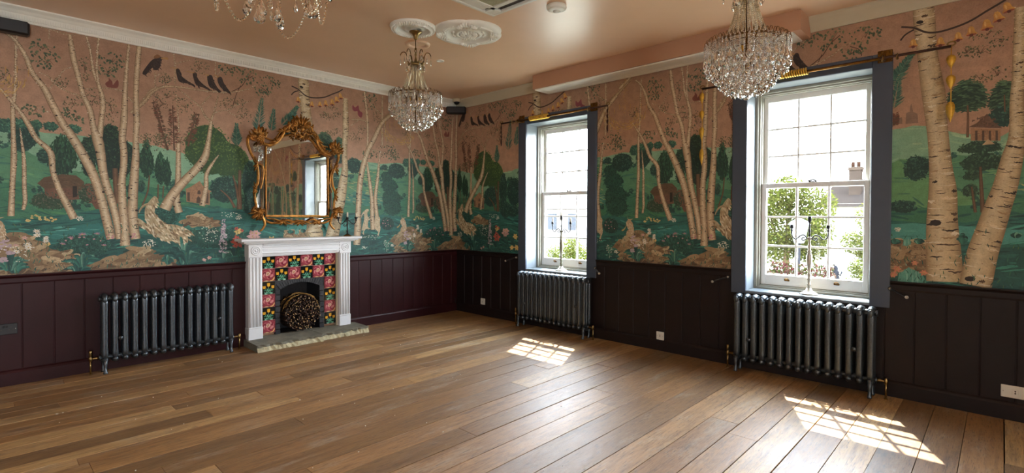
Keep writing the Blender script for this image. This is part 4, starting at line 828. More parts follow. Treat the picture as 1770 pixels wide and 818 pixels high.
# grass blades, flowers
for a in MU['BLADES']:
    base, sp, tip = unf(a, 2); W = abs(sp[0]-base[0]); H = abs(tip[1]-base[1])
    for k in range(20):
        f = rr.uniform(-1,1); h = H*rr.uniform(.55,1.05)*(1-.35*abs(f))
        q = smooth_path([(base[0]+f*W*.15, base[1], 0), (base[0]+f*W*.5, base[1]+h*.75, 0), (base[0]+f*W*(1+.2*abs(f)), base[1]+h*(1-.35*abs(f)), 0)], 4)
        n = len(q); pt.ribbon([(v.x, v.y) for v in q], [.024*math.sin(PI*(i+.6)/(n+.4))+.002 for i in range(n)], [pt.jit(rr.choice([C3(28,96,88),C3(52,134,114),C3(18,66,64),C3(112,172,146)]), .15), pt.jit(rr.choice([C3(30,92,82),C3(20,70,68)]), .15)], 1+k % 4)
pt.layer += 5
for k in range(520):                                           # meadow grass ticks along the foot of the mural
    u = rr.uniform(U0, U1); z = .9+rr.random()**1.6*.4
    pt.leaf(u, z, rr.uniform(.02,.05), .003, PI/2+rr.uniform(-.6,.6), pt.jit(rr.choice([C3(34,98,84),C3(54,122,98),C3(22,74,68),C3(78,116,72)]), .2), k % 4)
pt.layer += 5
FP = {'wf': C3(236,230,212), 'yf': C3(226,190,104), 'pf': C3(214,164,156), 'mf': C3(172,124,146), 'of': C3(196,84,62), 'lot': C3(220,136,98)}
for kind, pts in MU['FLOWER']:
    (cx, cz), e = unf(pts, 2); r = max(.014, math.hypot(e[0]-cx, e[1]-cz)); n = 9 if kind in ('wf','mf') else 6
    pt.ribbon([(cx, cz), (cx+.01, cz-r*1.5), (cx, cz-r*3)], [.004]*3, [C3(44,100,74)]*2)
    for k in range(n):
        t = 2*PI*k/n+rr.uniform(-.1,.1); sq = .7 if kind != 'lot' else .8
        if kind == 'mf' and math.sin(t) < -.3: continue
        pt.leaf(cx, cz, r*(1 if abs(math.cos(t)) > .5 else sq), r*(.17 if n == 9 else .3), t, pt.jit(FP[kind], .1), 1+k % 3)
    pt.dab(cx, cz, r*.22, r*.18, 0, C3(206,166,76) if kind != 'of' else C3(90,50,40), 4)
pt.layer += 6
DP = {'yd': (C3(226,200,116), .011, 9), 'wd': (C3(230,228,208), .006, 22), 'ld': (C3(190,166,176), .013, 16), 'pd': (C3(206,140,146), .009, 8)}
for kind, pts in MU['DAB']:
    if kind not in DP: continue
    (cx, cz), a, b = unf(pts, 2); rx = abs(a[0]-cx); rz = abs(b[1]-cz); c, s, n = DP[kind]
    for k in range(n):
        t = rr.uniform(0, 2*PI); q = math.sqrt(rr.random())
        u, z = cx+rx*q*math.cos(t), cz+rz*q*math.sin(t)
        pt.dab(u, z, s*rr.uniform(.7,1.2), s*.7, rr.uniform(-.4,.4), pt.jit(c, .1), k % 3)
        if kind == 'yd': pt.dab(u, z, s*.4, s*.3, 0, C3(190,136,60), 3)
pt.layer += 5
for a in MU['LUPIN']:
    base, tip, side = unf(a, 2); w = abs(side[0]-(base[0]+tip[0])/2)
    for k in range(70):
        t = rr.random(); pt.dab(base[0]+(tip[0]-base[0])*t+rr.uniform(-1,1)*w*(1.1-t*.8), base[1]+(tip[1]-base[1])*t, .009, .006, rr.uniform(0,3), pt.jit(rr.choice([C3(190,172,182),C3(214,200,200),C3(160,136,150)]), .1), k % 4)
pt.layer += 5
pt.build('mural', WL, 'l')
pt.build('mural', WR, 'r')
# ------------------------------------------------------------------ windows
def window(i, ya, yb, full=True):
    w = thing('window_%d' % i, ['tall sash window nearer the room corner, with candelabrum on its sill', 'tall sash window farther from the fireplace, beneath the brightest chandelier', 'unseen sash window added for extra daylight'][i-1], 'window', (0, (ya+yb)/2, WZ0), kind='structure')
    hw = (ya-yb)/2
    H = WZ1-WZ0
    b = MB(); b.bbox((-.024,hw,-.03), (.0,hw+.133,H+.10), .004); b.bbox((-.024,-hw-.133,-.03), (.0,-hw,H+.10), .004); b.bbox((-.0238,-hw,H), (.0,hw,H+.0998), .004)
    b.build('casing', M['slate'], w)
    b = MB(); b.box((0,hw,0), (.21,hw+.012,H)); b.box((0,-hw-.012,0), (.21,-hw,H)); b.box((0,-hw-.012,H), (.21,hw+.012,H+.012))
    for z in (H*.30, H*.62, H*.8):        # shutter box joints in the jambs
        b.box((.004,hw-.001,z), (.2,hw+.006,z+.004)); b.box((.004,-hw-.006,z), (.2,-hw+.001,z+.004))
    b.build('reveal', M['reveal'], w)
    b = MB(); b.bbox((-.018,-hw-.02,-.028), (.25,hw+.02,.0), .006); b.build('sill', M['reveal'], w)
    # moulded box frame
    b = MB()
    for d0, d1, t in ((.195,.30,.026), (.218,.30,.042), (.245,.30,.050)):
        b.bbox((d0,hw-t,0), (d1,hw,H), .003); b.bbox((d0,-hw,0), (d1,-hw+t,H), .003); b.bbox((d0,-hw+t,H-t), (d1,hw-t,H), .003)
        b.bbox((d0,-hw+t,0), (d1,hw-t,t*.8), .003)
    b.build('window_frame', M['framegrey'], w)
    # two sliding sashes of nine panes
    def sash(nm, x, z0, z1, bot, top):
        s = MB(); iw = hw-.050; st = .04
        s.bbox((x,iw-st,z0), (x+.04,iw,z1), .003); s.bbox((x,-iw,z0), (x+.04,-iw+st,z1), .003)
        s.bbox((x,-iw+st,z0), (x+.04,iw-st,z0+bot), .003); s.bbox((x,-iw+st,z1-top), (x+.04,iw-st,z1), .003)
        g0, g1 = z0+bot, z1-top; bw = .009
        for k in (1,2):
            y = -iw+st+(2*iw-2*st)*k/3; s.bbox((x+.004,y-bw,g0), (x+.034,y+bw,g1), .003)
            z = g0+(g1-g0)*k/3; s.bbox((x+.005,-iw+st,z-bw), (x+.033,iw-st,z+bw), .003)
        o = s.build(nm, M['sash'], w)
        p = MB(); p.box((x+.019,-iw+st-.004,g0-.004), (x+.022,iw-st+.004,g1+.004)); p.build('pane', M['pane'], o)
        return o
    sash('upper_sash', .292, .955, H-.045, .045, .055)
    sash('lower_sash', .249, .036, 1.00, .10, .045)
    if full:
        for sgn in (-1, 1):
            b = MB(); y = sgn*.2
            b.bbox((.236,y-.022,.085), (.25,y+.022,.097), .003)
            b.tube([(.236,y-.018,.097),(.226,y-.010,.108),(.226,y+.010,.108),(.236,y+.018,.097)], .005, 6)
            b.build('sash_lift', M['brassdark'], w)
        b = MB(); b.bbox((.255,-.035,1.0), (.285,.035,1.008), .002); b.tube([(.262,-.03,1.01),(.262,0,1.022),(.262,.03,1.012)], .007, 6); b.ball((.262,.032,1.014), .009)
        b.build('sash_lock', M['blackiron'], w)
    # brick reveal and stone sill outdoors
    b = MB(); b.bbox((.30,-hw-.05,-.10), (.44,hw+.05,.02), .01); b.build('outer_sill', M['stoneraw'], w)
    return w
for i, (a, c) in enumerate(WIN): window(i+1, a, c, i < 2)

for i, (a, c) in enumerate(FILL_WIN):                        # unseen window added behind the viewer for fill daylight
    b = MB(); y = YB-.12
    for x0, x1 in ((c,c+.05),(a-.05,a),((a+c)/2-.012,(a+c)/2+.012)): b.bbox((x0,y,WZ0), (x1,y+.05,WZ1), .004)
    for z0, z1 in ((WZ0,WZ0+.08),(WZ1-.06,WZ1),((WZ0+WZ1)/2-.025,(WZ0+WZ1)/2+.025)): b.bbox((c,y+.004,z0), (a,y+.046,z1), .004)
    tag(b.build('window_%d' % (i+4), M['sash']), 'unseen sash window added behind the viewer for fill daylight', 'window', kind='structure')
# ------------------------------------------------------------------ radiators
def rad_section(legs):
    """one cast section standing at the origin; depth along -y (front), width along x"""
    b = MB()
    zt, zb = .668, .125
    for d in (.075, .127, .178):                       # three columns
        prof = []
        b.tube([(0,-d,z) for z in (zb, zb+.05, zb+.12, .39, zt-.12, zt-.05, zt)], [.020,.023,.0205,.0205,.0205,.023,.020], 12, squash=1.0 if d < .17 else .45)
    # domed header and footer joining the columns
    for z, s in ((zt, 1), (zb, -1)):
        P = [(0,-.055,z),(0,-.075,z+.004*s),(0,-.127,z+.012*s),(0,-.178,z+.006*s),(0,-.195,z-.006*s)]
        b.tube(P, [.012,.024,.027,.025,.012], 10)
    b.ball((0,-.192,zt-.012), (.019,.012,.030), 8, 6)
    # hubs that screw the sections together
    for z in (zt-.012, zb+.012):
        b.tube([(-.0375,-.127,z),(-.028,-.127,z),(.028,-.127,z),(.0375,-.127,z)], [.026,.022,.022,.026], 10)
    if legs:
        for d in (.07, .182):
            b.tube([(0,-d,.13),(0,-d-.004,.07),(0,-d-.001,.03),(0,-d-.012,.008),(0,-d-.012,0)], [.019,.014,.012,.017,.018], 8)
    return b
rad_plain = rad_section(False).mesh('radiator_section', M['iron']); rad_leg = rad_section(True).mesh('radiator_end_section', M['iron'])
def valve(b, x, ztop):
    b.tube([(x,-.127,0),(x,-.127,.135)], .0075, 8)
    b.lathe([(.014,.0),(.014,.006),(.008,.008)], 10, (x,-.127,0))
    b.lathe([(.0095,.115),(.014,.12),(.014,.15),(.010,.155),(.010,ztop-.05),(.013,ztop-.046),(.013,ztop-.008),(.008,ztop)], 10, (x,-.127,0))
def radiator(loc, rz, n, label, hi_left):
    t = thing('radiator', label, 'radiator', loc, rz, 'cast iron radiators')
    pit = .0726
    for k in range(n):
        end = k in (0, n-1)
        inst('section', rad_leg if end else rad_plain, t, Matrix.Translation((pit*(k-(n-1)/2), 0, 0)))
    x0 = -pit*(n-1)/2
    for sx, zt in ((-1, .212 if hi_left else .165), (1, .165 if hi_left else .212)):
        b = MB(); x = sx*(-x0+.095); valve(b, x, zt)
        b.tube([(sx*(-x0+.03),-.127,.137),(sx*(-x0+.055),-.127,.137),(sx*(-x0+.075),-.127,.137),(x,-.127,.137)], [.012,.013,.008,.008], 8)
        b.lathe([(.008,-.006),(.015,-.004),(.015,.006),(.008,.008)], 6, (x,-.127,.137))
        b.build('valve', M['brass'], t)
    for k, zz in ((1, .30), (n-3, .36)):
        b = MB(); b.tube([(x0+pit*(k+.5),-.186,zz),(x0+pit*(k+.5),-.193,zz)], .018, 12); b.ball((x0+pit*(k+.5),-.194,zz), (.008,.006,.008))
        b.tube([(x0+pit*(k+.5),-.19,zz),(x0+pit*(k+.5),-.0375,zz)], .005, 6)
        b.build('wall_stay', M['iron'], t)
    return t
radiator((-3.663,0,0), 0, 15, 'pewter cast iron radiator beside the fireplace', True)
radiator((0,-1.935,0), -PI/2, 15, 'pewter cast iron radiator under the window nearer the room corner', True)
radiator((0,-4.655,0), -PI/2, 15, 'pewter cast iron radiator under the window farther from the fireplace', True)

# ------------------------------------------------------------------ fireplace
FC = -2.375
FPL = thing('fireplace', 'white fluted wooden fireplace with tulip and rose tiles', 'fireplace', (FC,0,0))
def fplate(name, mb, mat, par=FPL): return mb.build(name, mat, par)
b = MB(); b.bbox((-.69,-.215,1.122), (.69,0,1.150), .006); b.bbox((-.655,-.185,1.104), (.655,0,1.123), .006); b.bbox((-.625,-.155,1.092), (.625,0,1.105), .004); fplate('mantel_shelf', b, M['mantel'])
b = MB(); b.bbox((-.445,-.11,.965), (.445,0,1.093), .003)
for z, d, h in ((.985,.128,.012),(1.010,.120,.03),(1.055,.128,.016),(1.078,.136,.014)): b.bbox((-.445,-d,z), (.445,-.1,z+h), .004)
b.bbox((-.445,-.095,.952), (.445,-.02,.966), .003)
fplate('frieze', b, M['mantel'])
for sx in (-1, 1):
    x0, x1 = sorted((sx*.445, sx*.585))
    b = MB(); b.bbox((x0,-.105,.195), (x1,0,.952), .003)
    for k in range(4):                                    # reeds between flutes
        u = x0+.018+k*(x1-x0-.036)/3; b.tube([(u,-.105,.205),(u,-.105,.945)], .0125, 8)
    b.bbox((x0-.004,-.116,.06), (x1+.004,0,.195), .005); b.bbox((x0-.002,-.120,.185), (x1+.002,0,.2), .005)
    fplate('pilaster', b, M['mantel'])
    b = MB(); b.bbox((x0-.004,-.122,.950), (x1+.004,0,1.094), .005); cx = (x0+x1)/2
    for rad, rr2 in ((.044,.007),(.026,.006)):
        b.tube([(cx+rad*math.cos(2*PI*k/20),-.122,1.022+rad*math.sin(2*PI*k/20)) for k in range(20)], rr2, 6, closed=True)
    b.ball((cx,-.122,1.022), (.013,.011,.013)); fplate('corner_block', b, M['mantel'])
# tiles: six across, two rows, then one column each side
def tile_faces(b, x0, z0, kind, y):
    s = .1425; g = .0016
    base = C3(20,26,26)+(1,) if kind == 't' else C3(150,62,72)+(1,)
    def F(pts, col, k=1): b.add([(x0+u*s, y-.00025*k, z0+w*s) for u, w in pts], [tuple(range(len(pts)))], False, col)
    def ell(cx, cz, rx, rz, a, n=12): 
        ca, sa = math.cos(a), math.sin(a); return [(cx+rx*math.cos(t)*ca-rz*math.sin(t)*sa, cz+rx*math.cos(t)*sa+rz*math.sin(t)*ca) for t in [2*PI*k/n for k in range(n)]]
    b.bbox((x0+g, y, z0+g), (x0+s-g, y+.012, z0+s-g), .0015, base)
    if kind == 't':
        Y1, Y2, GR_, G2 = C3(232,172,54)+(1,), C3(206,132,38)+(1,), C3(120,196,158)+(1,), C3(64,138,108)+(1,)
        for cx, cz, h in ((.5,.74,.21),(.18,.56,.17),(.82,.56,.17)):
            F([(cx-.012,.16),(cx+.012,.16),(cx+.012,cz),(cx-.012,cz)] if cx == .5 else [(.5,.2),(.5+(cx-.5)*.6,.27),(cx,cz),(cx-.02,cz),(.5+(cx-.5)*.5,.30)], GR_, 1)
            F(ell(cx, cz, .105, h*.72, 0), Y2, 2)
            for q in (-1,0,1): F([(cx+q*.06-.04,cz-h*.5),(cx+q*.06+.04,cz-h*.5),(cx+q*.085+.02,cz+h*.5),(cx+q*.085,cz+h*.78),(cx+q*.085-.03,cz+h*.5)], Y1, 3+abs(q))
        for q in (-1,1):
            F([(.5,.12),(.5+q*.14,.20),(.5+q*.26,.14),(.5+q*.36,.20),(.5+q*.26,.07),(.5+q*.12,.11)], GR_, 2)
            F([(.5,.2),(.5+q*.08,.42),(.5+q*.14,.50),(.5+q*.12,.34)], GR_, 2)
            F(ell(.5+q*.3, .32, .06, .04, q*.6), G2, 2); F(ell(.5+q*.2, .04, .12, .022, 0), C3(200,220,200)+(1,), 3)
        F(ell(.5,.10,.12,.04,0), G2, 2)
    else:
        r = random.Random(int(x0*1000)+int(z0*777))
        P = [C3(196,104,110)+(1,), C3(126,44,58)+(1,), C3(214,140,138)+(1,), C3(166,74,84)+(1,)]
        k = 1
        for a in range(11):
            t = 2*PI*a/11; F(ell(.48+.30*math.cos(t), .56+.27*math.sin(t), .16, .085, t+1.2), P[a % 4], 1+a % 4)
        for a in range(7):
            t = 2*PI*a/7+.3; F(ell(.46+.16*math.cos(t), .58+.14*math.sin(t), .10, .055, t+1.3), P[(a+2) % 4], 5+a % 3)
        F(ell(.44,.60,.13,.15,-.4), C3(238,222,186)+(1,), 8); F(ell(.44,.60,.085,.10,-.4), C3(170,66,76)+(1,), 9); F(ell(.44,.60,.04,.05,-.4), C3(232,202,150)+(1,), 10)
        F([(.55,.08),(.78,.12),(.93,.36),(.95,.22),(.84,.06),(.7,.02)], C3(236,186,116)+(1,), 9); F([(.10,.05),(.35,.10),(.55,.05),(.35,.02)], C3(232,196,140)+(1,), 9)
        for q in ((.05,.9),(.9,.92),(.06,.2)): F(ell(q[0],q[1],.05,.04,.5), C3(72,40,44)+(1,), 9)
b = MB()
for r in range(6):
    for c in range(6):
        if r < 2 or c in (0, 5):
            tile_faces(b, -.4275+c*.1425, .957-.1425*(r+1), 't' if (r+c) % 2 == 0 else 'r', -.045)
b.build('tile_surround', M['tile'], FPL, fix=False)
b = MB(); b.box((-.4275,-.034,.10), (-.2848,0,.957)); b.box((.2848,-.034,.10), (.4275,0,.957)); b.box((-.2848,-.034,.672), (.2848,0,.957)); b.box((-.445,-.06,.06), (-.4277,0,.957)); b.box((.4277,-.06,.06), (.445,0,.957)); b.build('tile_backing', M['cream'], FPL)
# black brick insert with a shallow arch
b = MB(); aw = .228; sp = .575; rise = .06
def archz(u): return sp+rise*(1-(u/aw)**2)
for sx in (-1, 1):
    for k in range(8):
        z0 = .06+k*(sp-.06)/8; b.bbox((sx*aw,-.040+.002*(k % 2),z0+.002), (sx*.284,.02,z0+(sp-.06)/8-.002), .004)
N_ = 19
for k in range(N_):
    u0 = -aw+2*aw*k/N_; u1 = -aw+2*aw*(k+1)/N_-.003; f = 1.18
    p = [(u0,archz(u0)),(u1,archz(u1)),(u1*f,archz(u1)+.062),(u0*f,archz(u0)+.062)]
    b.prism(p, lambda u, w, d: (u, -d, w), .042, -.02)
for sx in (-1, 1): b.box((sx*.229,-.034,.565), (sx*.284,.01,.672)); b.box((sx*.14,-.034,.66), (sx*.284,.01,.672))
m = 14
up = [(-.284,.672)]+[(-.284,sp)]+[(-aw*1.18+2*aw*1.18*k/m, archz((-aw+2*aw*k/m))+.058) for k in range(m+1)]+[(.284,sp),(.284,.672)]
b.prism(up, lambda u, w, d: (u, -d, w), .036, -.0)
b.build('brick_arch', M['soot'], FPL)
b = MB(); b.box((-.245,.30,.05), (.245,.32,.70)); b.box((-.245,.0,.05), (-.228,.32,.70)); b.box((.228,.0,.05), (.245,.32,.70)); b.box((-.245,.0,.66), (.245,.32,.68)); b.box((-.245,-.0,.05), (.245,.32,.062)); b.build('firebox', M['soot'], FPL)

# hearth of two worn slabs
HS = thing('hearth_slab', 'worn grey stone hearth with a broken pale front edge', 'hearth', (FC-.01,0,0))
def slab(x0, x1, y0, r, seed):
    q = random.Random(seed); n = 22; b = MB(); e = MB()
    top = []; bot = []
    for k in range(n+1):
        u = x0+(x1-x0)*k/n; top.append((u, y0+q.uniform(-.008,.012), .07+q.uniform(-.002,.002))); bot.append((u, y0-.012+q.uniform(-.012,.012), .0))
    mid = [(t[0], t[1]+q.uniform(.0,.016), .045+q.uniform(-.008,.006)) for t in top]
    vs = top+[(x0,.0,.072),(x1,.0,.072)]
    b.add(vs, [tuple([n+1]+list(range(n+1))+[n+2])])
    b.add(top+mid, [(k, k+1, n+2+k, n+1+k) for k in range(n)])
    for xx, i in ((x0,0),(x1,n)): b.add([top[i],(xx,0,.072),(xx,0,0),(xx,mid[i][1],0),mid[i]], [(0,1,2,3,4)])
    e.add(mid+bot, [(k, k+1, n+2+k, n+1+k) for k in range(n)])
    return b, e
for (x0, x1, y0, sd) in ((-.60,.10,-.415,3), (.104,.69,-.375,8)):
    s, e = slab(x0, x1, y0, 0, sd); o = s.build('slab', M['stone'], HS); e.build('broken_edge', M['stoneraw'], o)

# bundle of twigs on the hearth
TB = thing('twig_bundle', 'round bundle of cut brown twigs tied with straw in the fireplace', 'firewood', (FC+.015,0,.07))
q = random.Random(5); tw = []
for k in range(900):
    a = q.uniform(0, 2*PI); r = .205*math.sqrt(q.random()); tw.append((r*math.cos(a), .212+r*math.sin(a)*.98))
tw2 = []
for t in tw:
    if all((t[0]-o[0])**2+(t[1]-o[1])**2 > .0115**2 for o in tw2): tw2.append(t)
def twig(b, u, z):
    r = q.uniform(.0048,.0085); y0 = -.085+q.uniform(-.018,.03); y1 = .2
    c = q.choice([C3(56,36,24),C3(70,46,30),C3(42,28,20)]); e = q.choice([C3(176,138,88),C3(104,70,44),C3(72,46,30),C3(54,36,26),C3(60,38,26),C3(92,58,38),C3(206,172,122)])
    n = 6; vs = []
    for y, rr_ in ((y0, r), (y0+.1, r), (y1, r)):
        for k in range(n): vs.append((u+(q.uniform(-.002,.002) if y != y0 else 0)+rr_*math.cos(2*PI*k/n), y, max(z+rr_*math.sin(2*PI*k/n), .002)))
    b.add(vs, [(i*n+k, i*n+(k+1) % n, (i+1)*n+(k+1) % n, (i+1)*n+k) for i in range(2) for k in range(n)], True, c+(1,))
    b.add(vs[:n], [tuple(range(n))], False, e+(1,))
tw2.sort(key=lambda t: -math.hypot(t[0], t[1]-.212)*0-q.random())
for u, z in tw2[:96]:
    b = MB(); twig(b, u, z); b.build('twig', M['twig'], TB)
b = MB()
for u, z in tw2[96:]: twig(b, u, z)
tag(b.build('twigs', M['twig'], TB), kind='stuff')
b = MB()
for k in range(26):                                     # straw wrapped over the top
    a0 = q.uniform(.25, 1.0)*PI; a1 = a0-q.uniform(.5,1.3); y = q.uniform(-.09,.1); r = .209+q.uniform(0,.012)
    P = []
    for j in range(6):
        a = a0+(a1-a0)*j/5; P.append((r*math.cos(a)*1.0, y+q.uniform(-.006,.006)+j*q.uniform(-.006,.006), .212+r*math.sin(a)))
    b.tube(P, .0022, 4)
b.build('straw_tie', M['straw'], TB)

# ------------------------------------------------------------------ gilt mirror
MIR = thing('wall_mirror', 'large ornate gilt rococo mirror above the mantelpiece', 'mirror', (-2.39,0,1.23))
def mm(pts):  # photograph-measured outline reduced to metres about the mirror centre: x scale, z from foot
    return [((x-368)*.001955, (712-y)*.00192) for x, y in pts]
def m3(pts, d=.05): return [(u, -d, w) for u, w in mm(pts)]
inner = [(180,629),(180,232),(206,222),(235,204),(258,180),(285,158),(320,146),(365,142),(412,148),(448,170),(476,206),(505,238),(546,262),(549,629)]
b = MB(); b.prism(mm([(x, y) for x, y in inner]), lambda u, w, d: (u, -d, w), .036, .012); b.build('glass', M['mirror'], MIR)
marg = [[(150,250),(172,250),(172,600),(140,585),(128,540),(150,480),(150,420),(138,360)], [(556,280),(585,265),(580,330),(566,380),(566,600),(556,600)], [(250,150),(290,112),(340,96),(420,116),(462,150),(476,178),(440,160),(365,128),(300,138),(262,168)], [(200,640),(540,640),(500,668),(420,656),(350,672),(290,656),(240,668)], [(110,222),(140,205),(165,230),(150,262),(122,268)]]
b = MB()
for g in marg: b.prism(mm(g), lambda u, w, d: (u, -d, w), .028, .012)
b.build('margin_glass', M['mirror'], MIR)
def swt(b, pts, r0, r1=None, d=.05, n=8, cl=False, step=5, squash=1):
    P = smooth_path(m3(pts, d), step, cl); m = len(P)
    r1 = r1 if r1 is not None else r0
    b.tube(P, [r0+(r1-r0)*i/(m-1) for i in range(m)], n, closed=cl, squash=squash)
b = MB(); b.tube(m3(inner, .045), .012, 8, closed=True); b.tube(m3(inner, .052), .006, 6, closed=True); b.prism(mm([(176,634),(176,620),(553,620),(553,634)]), lambda u, w, d: (u, -d, w), .05, .02); b.build('inner_border', M['gilt'], MIR)
def spiral(b, c, r, turns, a0, sgn, w, d=.055):
    P = []; n = int(18*turns)
    for k in range(n+1):
        t = k/n; a = a0+sgn*2*PI*turns*t; q_ = r*(1-t*.82); P.append((c[0]+q_*math.cos(a), -d-.012*t, c[1]+q_*math.sin(a)))
    b.tube(P, [w*(1-.5*k/n) for k in range(n+1)], 7)
def leaf3(b, c, ang, L, w, d=.06, curl=.02):
    """carved acanthus leaf: ridged, curling forward"""
    ca, sa = math.cos(ang), math.sin(ang); n = 7; vs = []
    for i in range(n):
        t = i/(n-1); ww = w*math.sin(PI*min(.97, .12+.88*t))*(1+.25*math.cos(t*19)); z = d+curl*math.sin(PI*t)+.010*t
        for s, dz in ((-1,-.012),(-.45,.004),(0,.012),(.45,.004),(1,-.012)):
            x, y = L*t, s*ww; vs.append((c[0]+x*ca-y*sa, -(z+dz), c[1]+x*sa+y*ca))
    b.add(vs, [(i*5+k, i*5+k+1, (i+1)*5+k+1, (i+1)*5+k) for i in range(n-1) for k in range(4)], True)
b = MB()   # the outer scrolled rails
Lr = [(165,215),(120,178),(92,185),(86,225),(104,280),(128,325),(138,380),(136,440),(118,480),(122,535),(132,585)]
Rr = [(560,235),(592,212),(612,238),(610,272),(590,320),(570,370),(574,430),(592,488),(584,535),(582,590)]
for q_ in (Lr, Rr): swt(b, q_, .018, .013, .05); swt(b, q_, .008, .006, .068)
swt(b, [(150,212),(200,222),(240,200),(268,160),(288,120),(318,104),(350,112)], .020, .014, .06); swt(b, [(560,250),(515,235),(482,192),(468,150),(440,124),(412,112)], .020, .014, .06)
swt(b, [(170,178),(220,190),(252,150),(276,116),(310,90)], .011, .008, .05); swt(b, [(420,106),(455,112),(482,142),(500,186),(545,200)], .013, .009, .05)
swt(b, [(150,600),(175,652),(230,668),(290,650),(340,664),(368,668),(410,662),(450,646),(505,668),(552,652),(575,610)], .013, .013, .055)
swt(b, [(180,640),(235,648),(300,672),(368,652),(440,672),(500,650),(555,640)], .008, .008, .065)
swt(b, [(128,335),(160,340),(168,380),(160,440),(150,475)], .009, .007, .055); swt(b, [(590,330),(566,350),(556,420),(570,480)], .008, .007, .055)
swt(b, [(130,600),(160,640),(172,672),(160,700),(146,712)], .017, .010, .06); swt(b, [(590,600),(565,640),(556,672),(572,700),(584,708)], .017, .010, .06)
b.build('scroll_rail', M['gilt'], MIR)
def cscroll(b, c, r, a0, sgn, w, turns=1.5, d=.062):
    """C-scroll with a curled eye and a leaf growing off its back"""
    spiral(b, c, r, turns, a0, sgn, w, d)
    for k in range(3):
        a = a0+sgn*(.3+.5*k); leaf3(b, (c[0]+r*.9*math.cos(a), c[1]+r*.9*math.sin(a)), a-sgn*.6, r*(1.15-.2*k), r*.26, d, .014)
def corner(c, out, s, seed):
    b = MB(); qq = random.Random(seed); (u, z), = mm([c])
    for k in range(9):
        a = out+(k-4)*.36+qq.uniform(-.12,.12); L = s*(1.05-.09*abs(k-4))*qq.uniform(.8,1.15)
        leaf3(b, (u+.012*math.cos(a), z+.012*math.sin(a)), a, L, s*.17, .058+.006*(k % 3), qq.uniform(.010,.030))
    for k in range(6):
        a = out+PI+(k-2.5)*.5; leaf3(b, (u, z), a, s*.62*qq.uniform(.7,1.2), s*.15, .075, .02)
    for sg in (-1, 1): cscroll(b, (u+s*.42*math.cos(out+sg*1.35), z+s*.42*math.sin(out+sg*1.35)), s*.36, out+sg*.4, sg, s*.085, 1.5, .078)
    cscroll(b, (u+s*.3*math.cos(out+PI), z+s*.3*math.sin(out+PI)), s*.28, out+2.2, 1, s*.075, 1.4, .088)
    for k in range(5): b.ball((u+s*.10*math.cos(out+k*1.25), -.098, z+s*.10*math.sin(out+k*1.25)), (s*.085,s*.07,s*.12), 8, 5, rot=Matrix.Rotation(-out-k*1.25, 3, 'Y'))
    b.build('corner_ornament', M['gilt'], MIR)
corner((140,182), 2.0, .115, 1)
corner((585,214), 1.1, .105, 2)
corner((138,606), 3.7, .090, 3)
corner((590,600), -.5, .085, 4)
b = MB(); (u, z), = mm([(372,112)])                   # crest
for k in range(11): leaf3(b, (u+.03*(k-5)/5, z+.02), PI*(.92-.084*k), .155-.013*abs(k-5), .020, .060+.006*(k % 2), .035)
for k in range(5): leaf3(b, (u+.02*(k-2), z+.035), PI/2-(k-2)*.34, .095, .017, .092, .022)
for s in (-1, 1):
    cscroll(b, (u+s*.085, z-.005), .062, PI/2+s*.4, -s, .013, 1.6, .08); cscroll(b, (u+s*.060, z+.075), .040, PI/2-s*.5, s, .009, 1.4, .08)
    cscroll(b, (u+s*.045, z-.062), .034, -PI/2, s, .009, 1.4, .09); leaf3(b, (u+s*.04, z-.05), -PI/2-s*.9, .10, .02, .085, .02); leaf3(b, (u+s*.10, z-.02), -.35 if s > 0 else PI+.35, .09, .02, .075, .02)
b.ball((u, -.118, z+.0), (.024,.020,.034), 10, 8)
for k in range(9): b.ball((u+.030*math.cos(2*PI*k/9), -.105, z+.042*math.sin(2*PI*k/9)), .0085, 6, 4)
b.build('crest', M['gilt'], MIR)
for c, out, up in (((126,478), PI, 1), ((584,492), 0, 1), ((130,335), PI, 1), ((590,326), 0, 1), ((368,664), -PI/2, 0), ((270,660), -PI/2, 0), ((470,660), -PI/2, 0), ((232,196), 2.2, 0), ((520,226), .9, 0), ((275,130), 2.1, 0), ((470,165), .9, 0)):
    b = MB(); (u, z), = mm([c])
    for k, (da, L) in enumerate(((1.25,.085),(-1.25,.085),(.75,.055),(-.75,.055))): leaf3(b, (u, z), out+da, L, .0125, .060+.004*(k % 2), .014)
    for sg in (-1, 1): spiral(b, (u+.020*math.cos(out+sg*1.2), z+.020*math.sin(out+sg*1.2)), .019, 1.3, out, sg, .0055, .068)
    b.build('leaf_carving', M['gilt'], MIR)

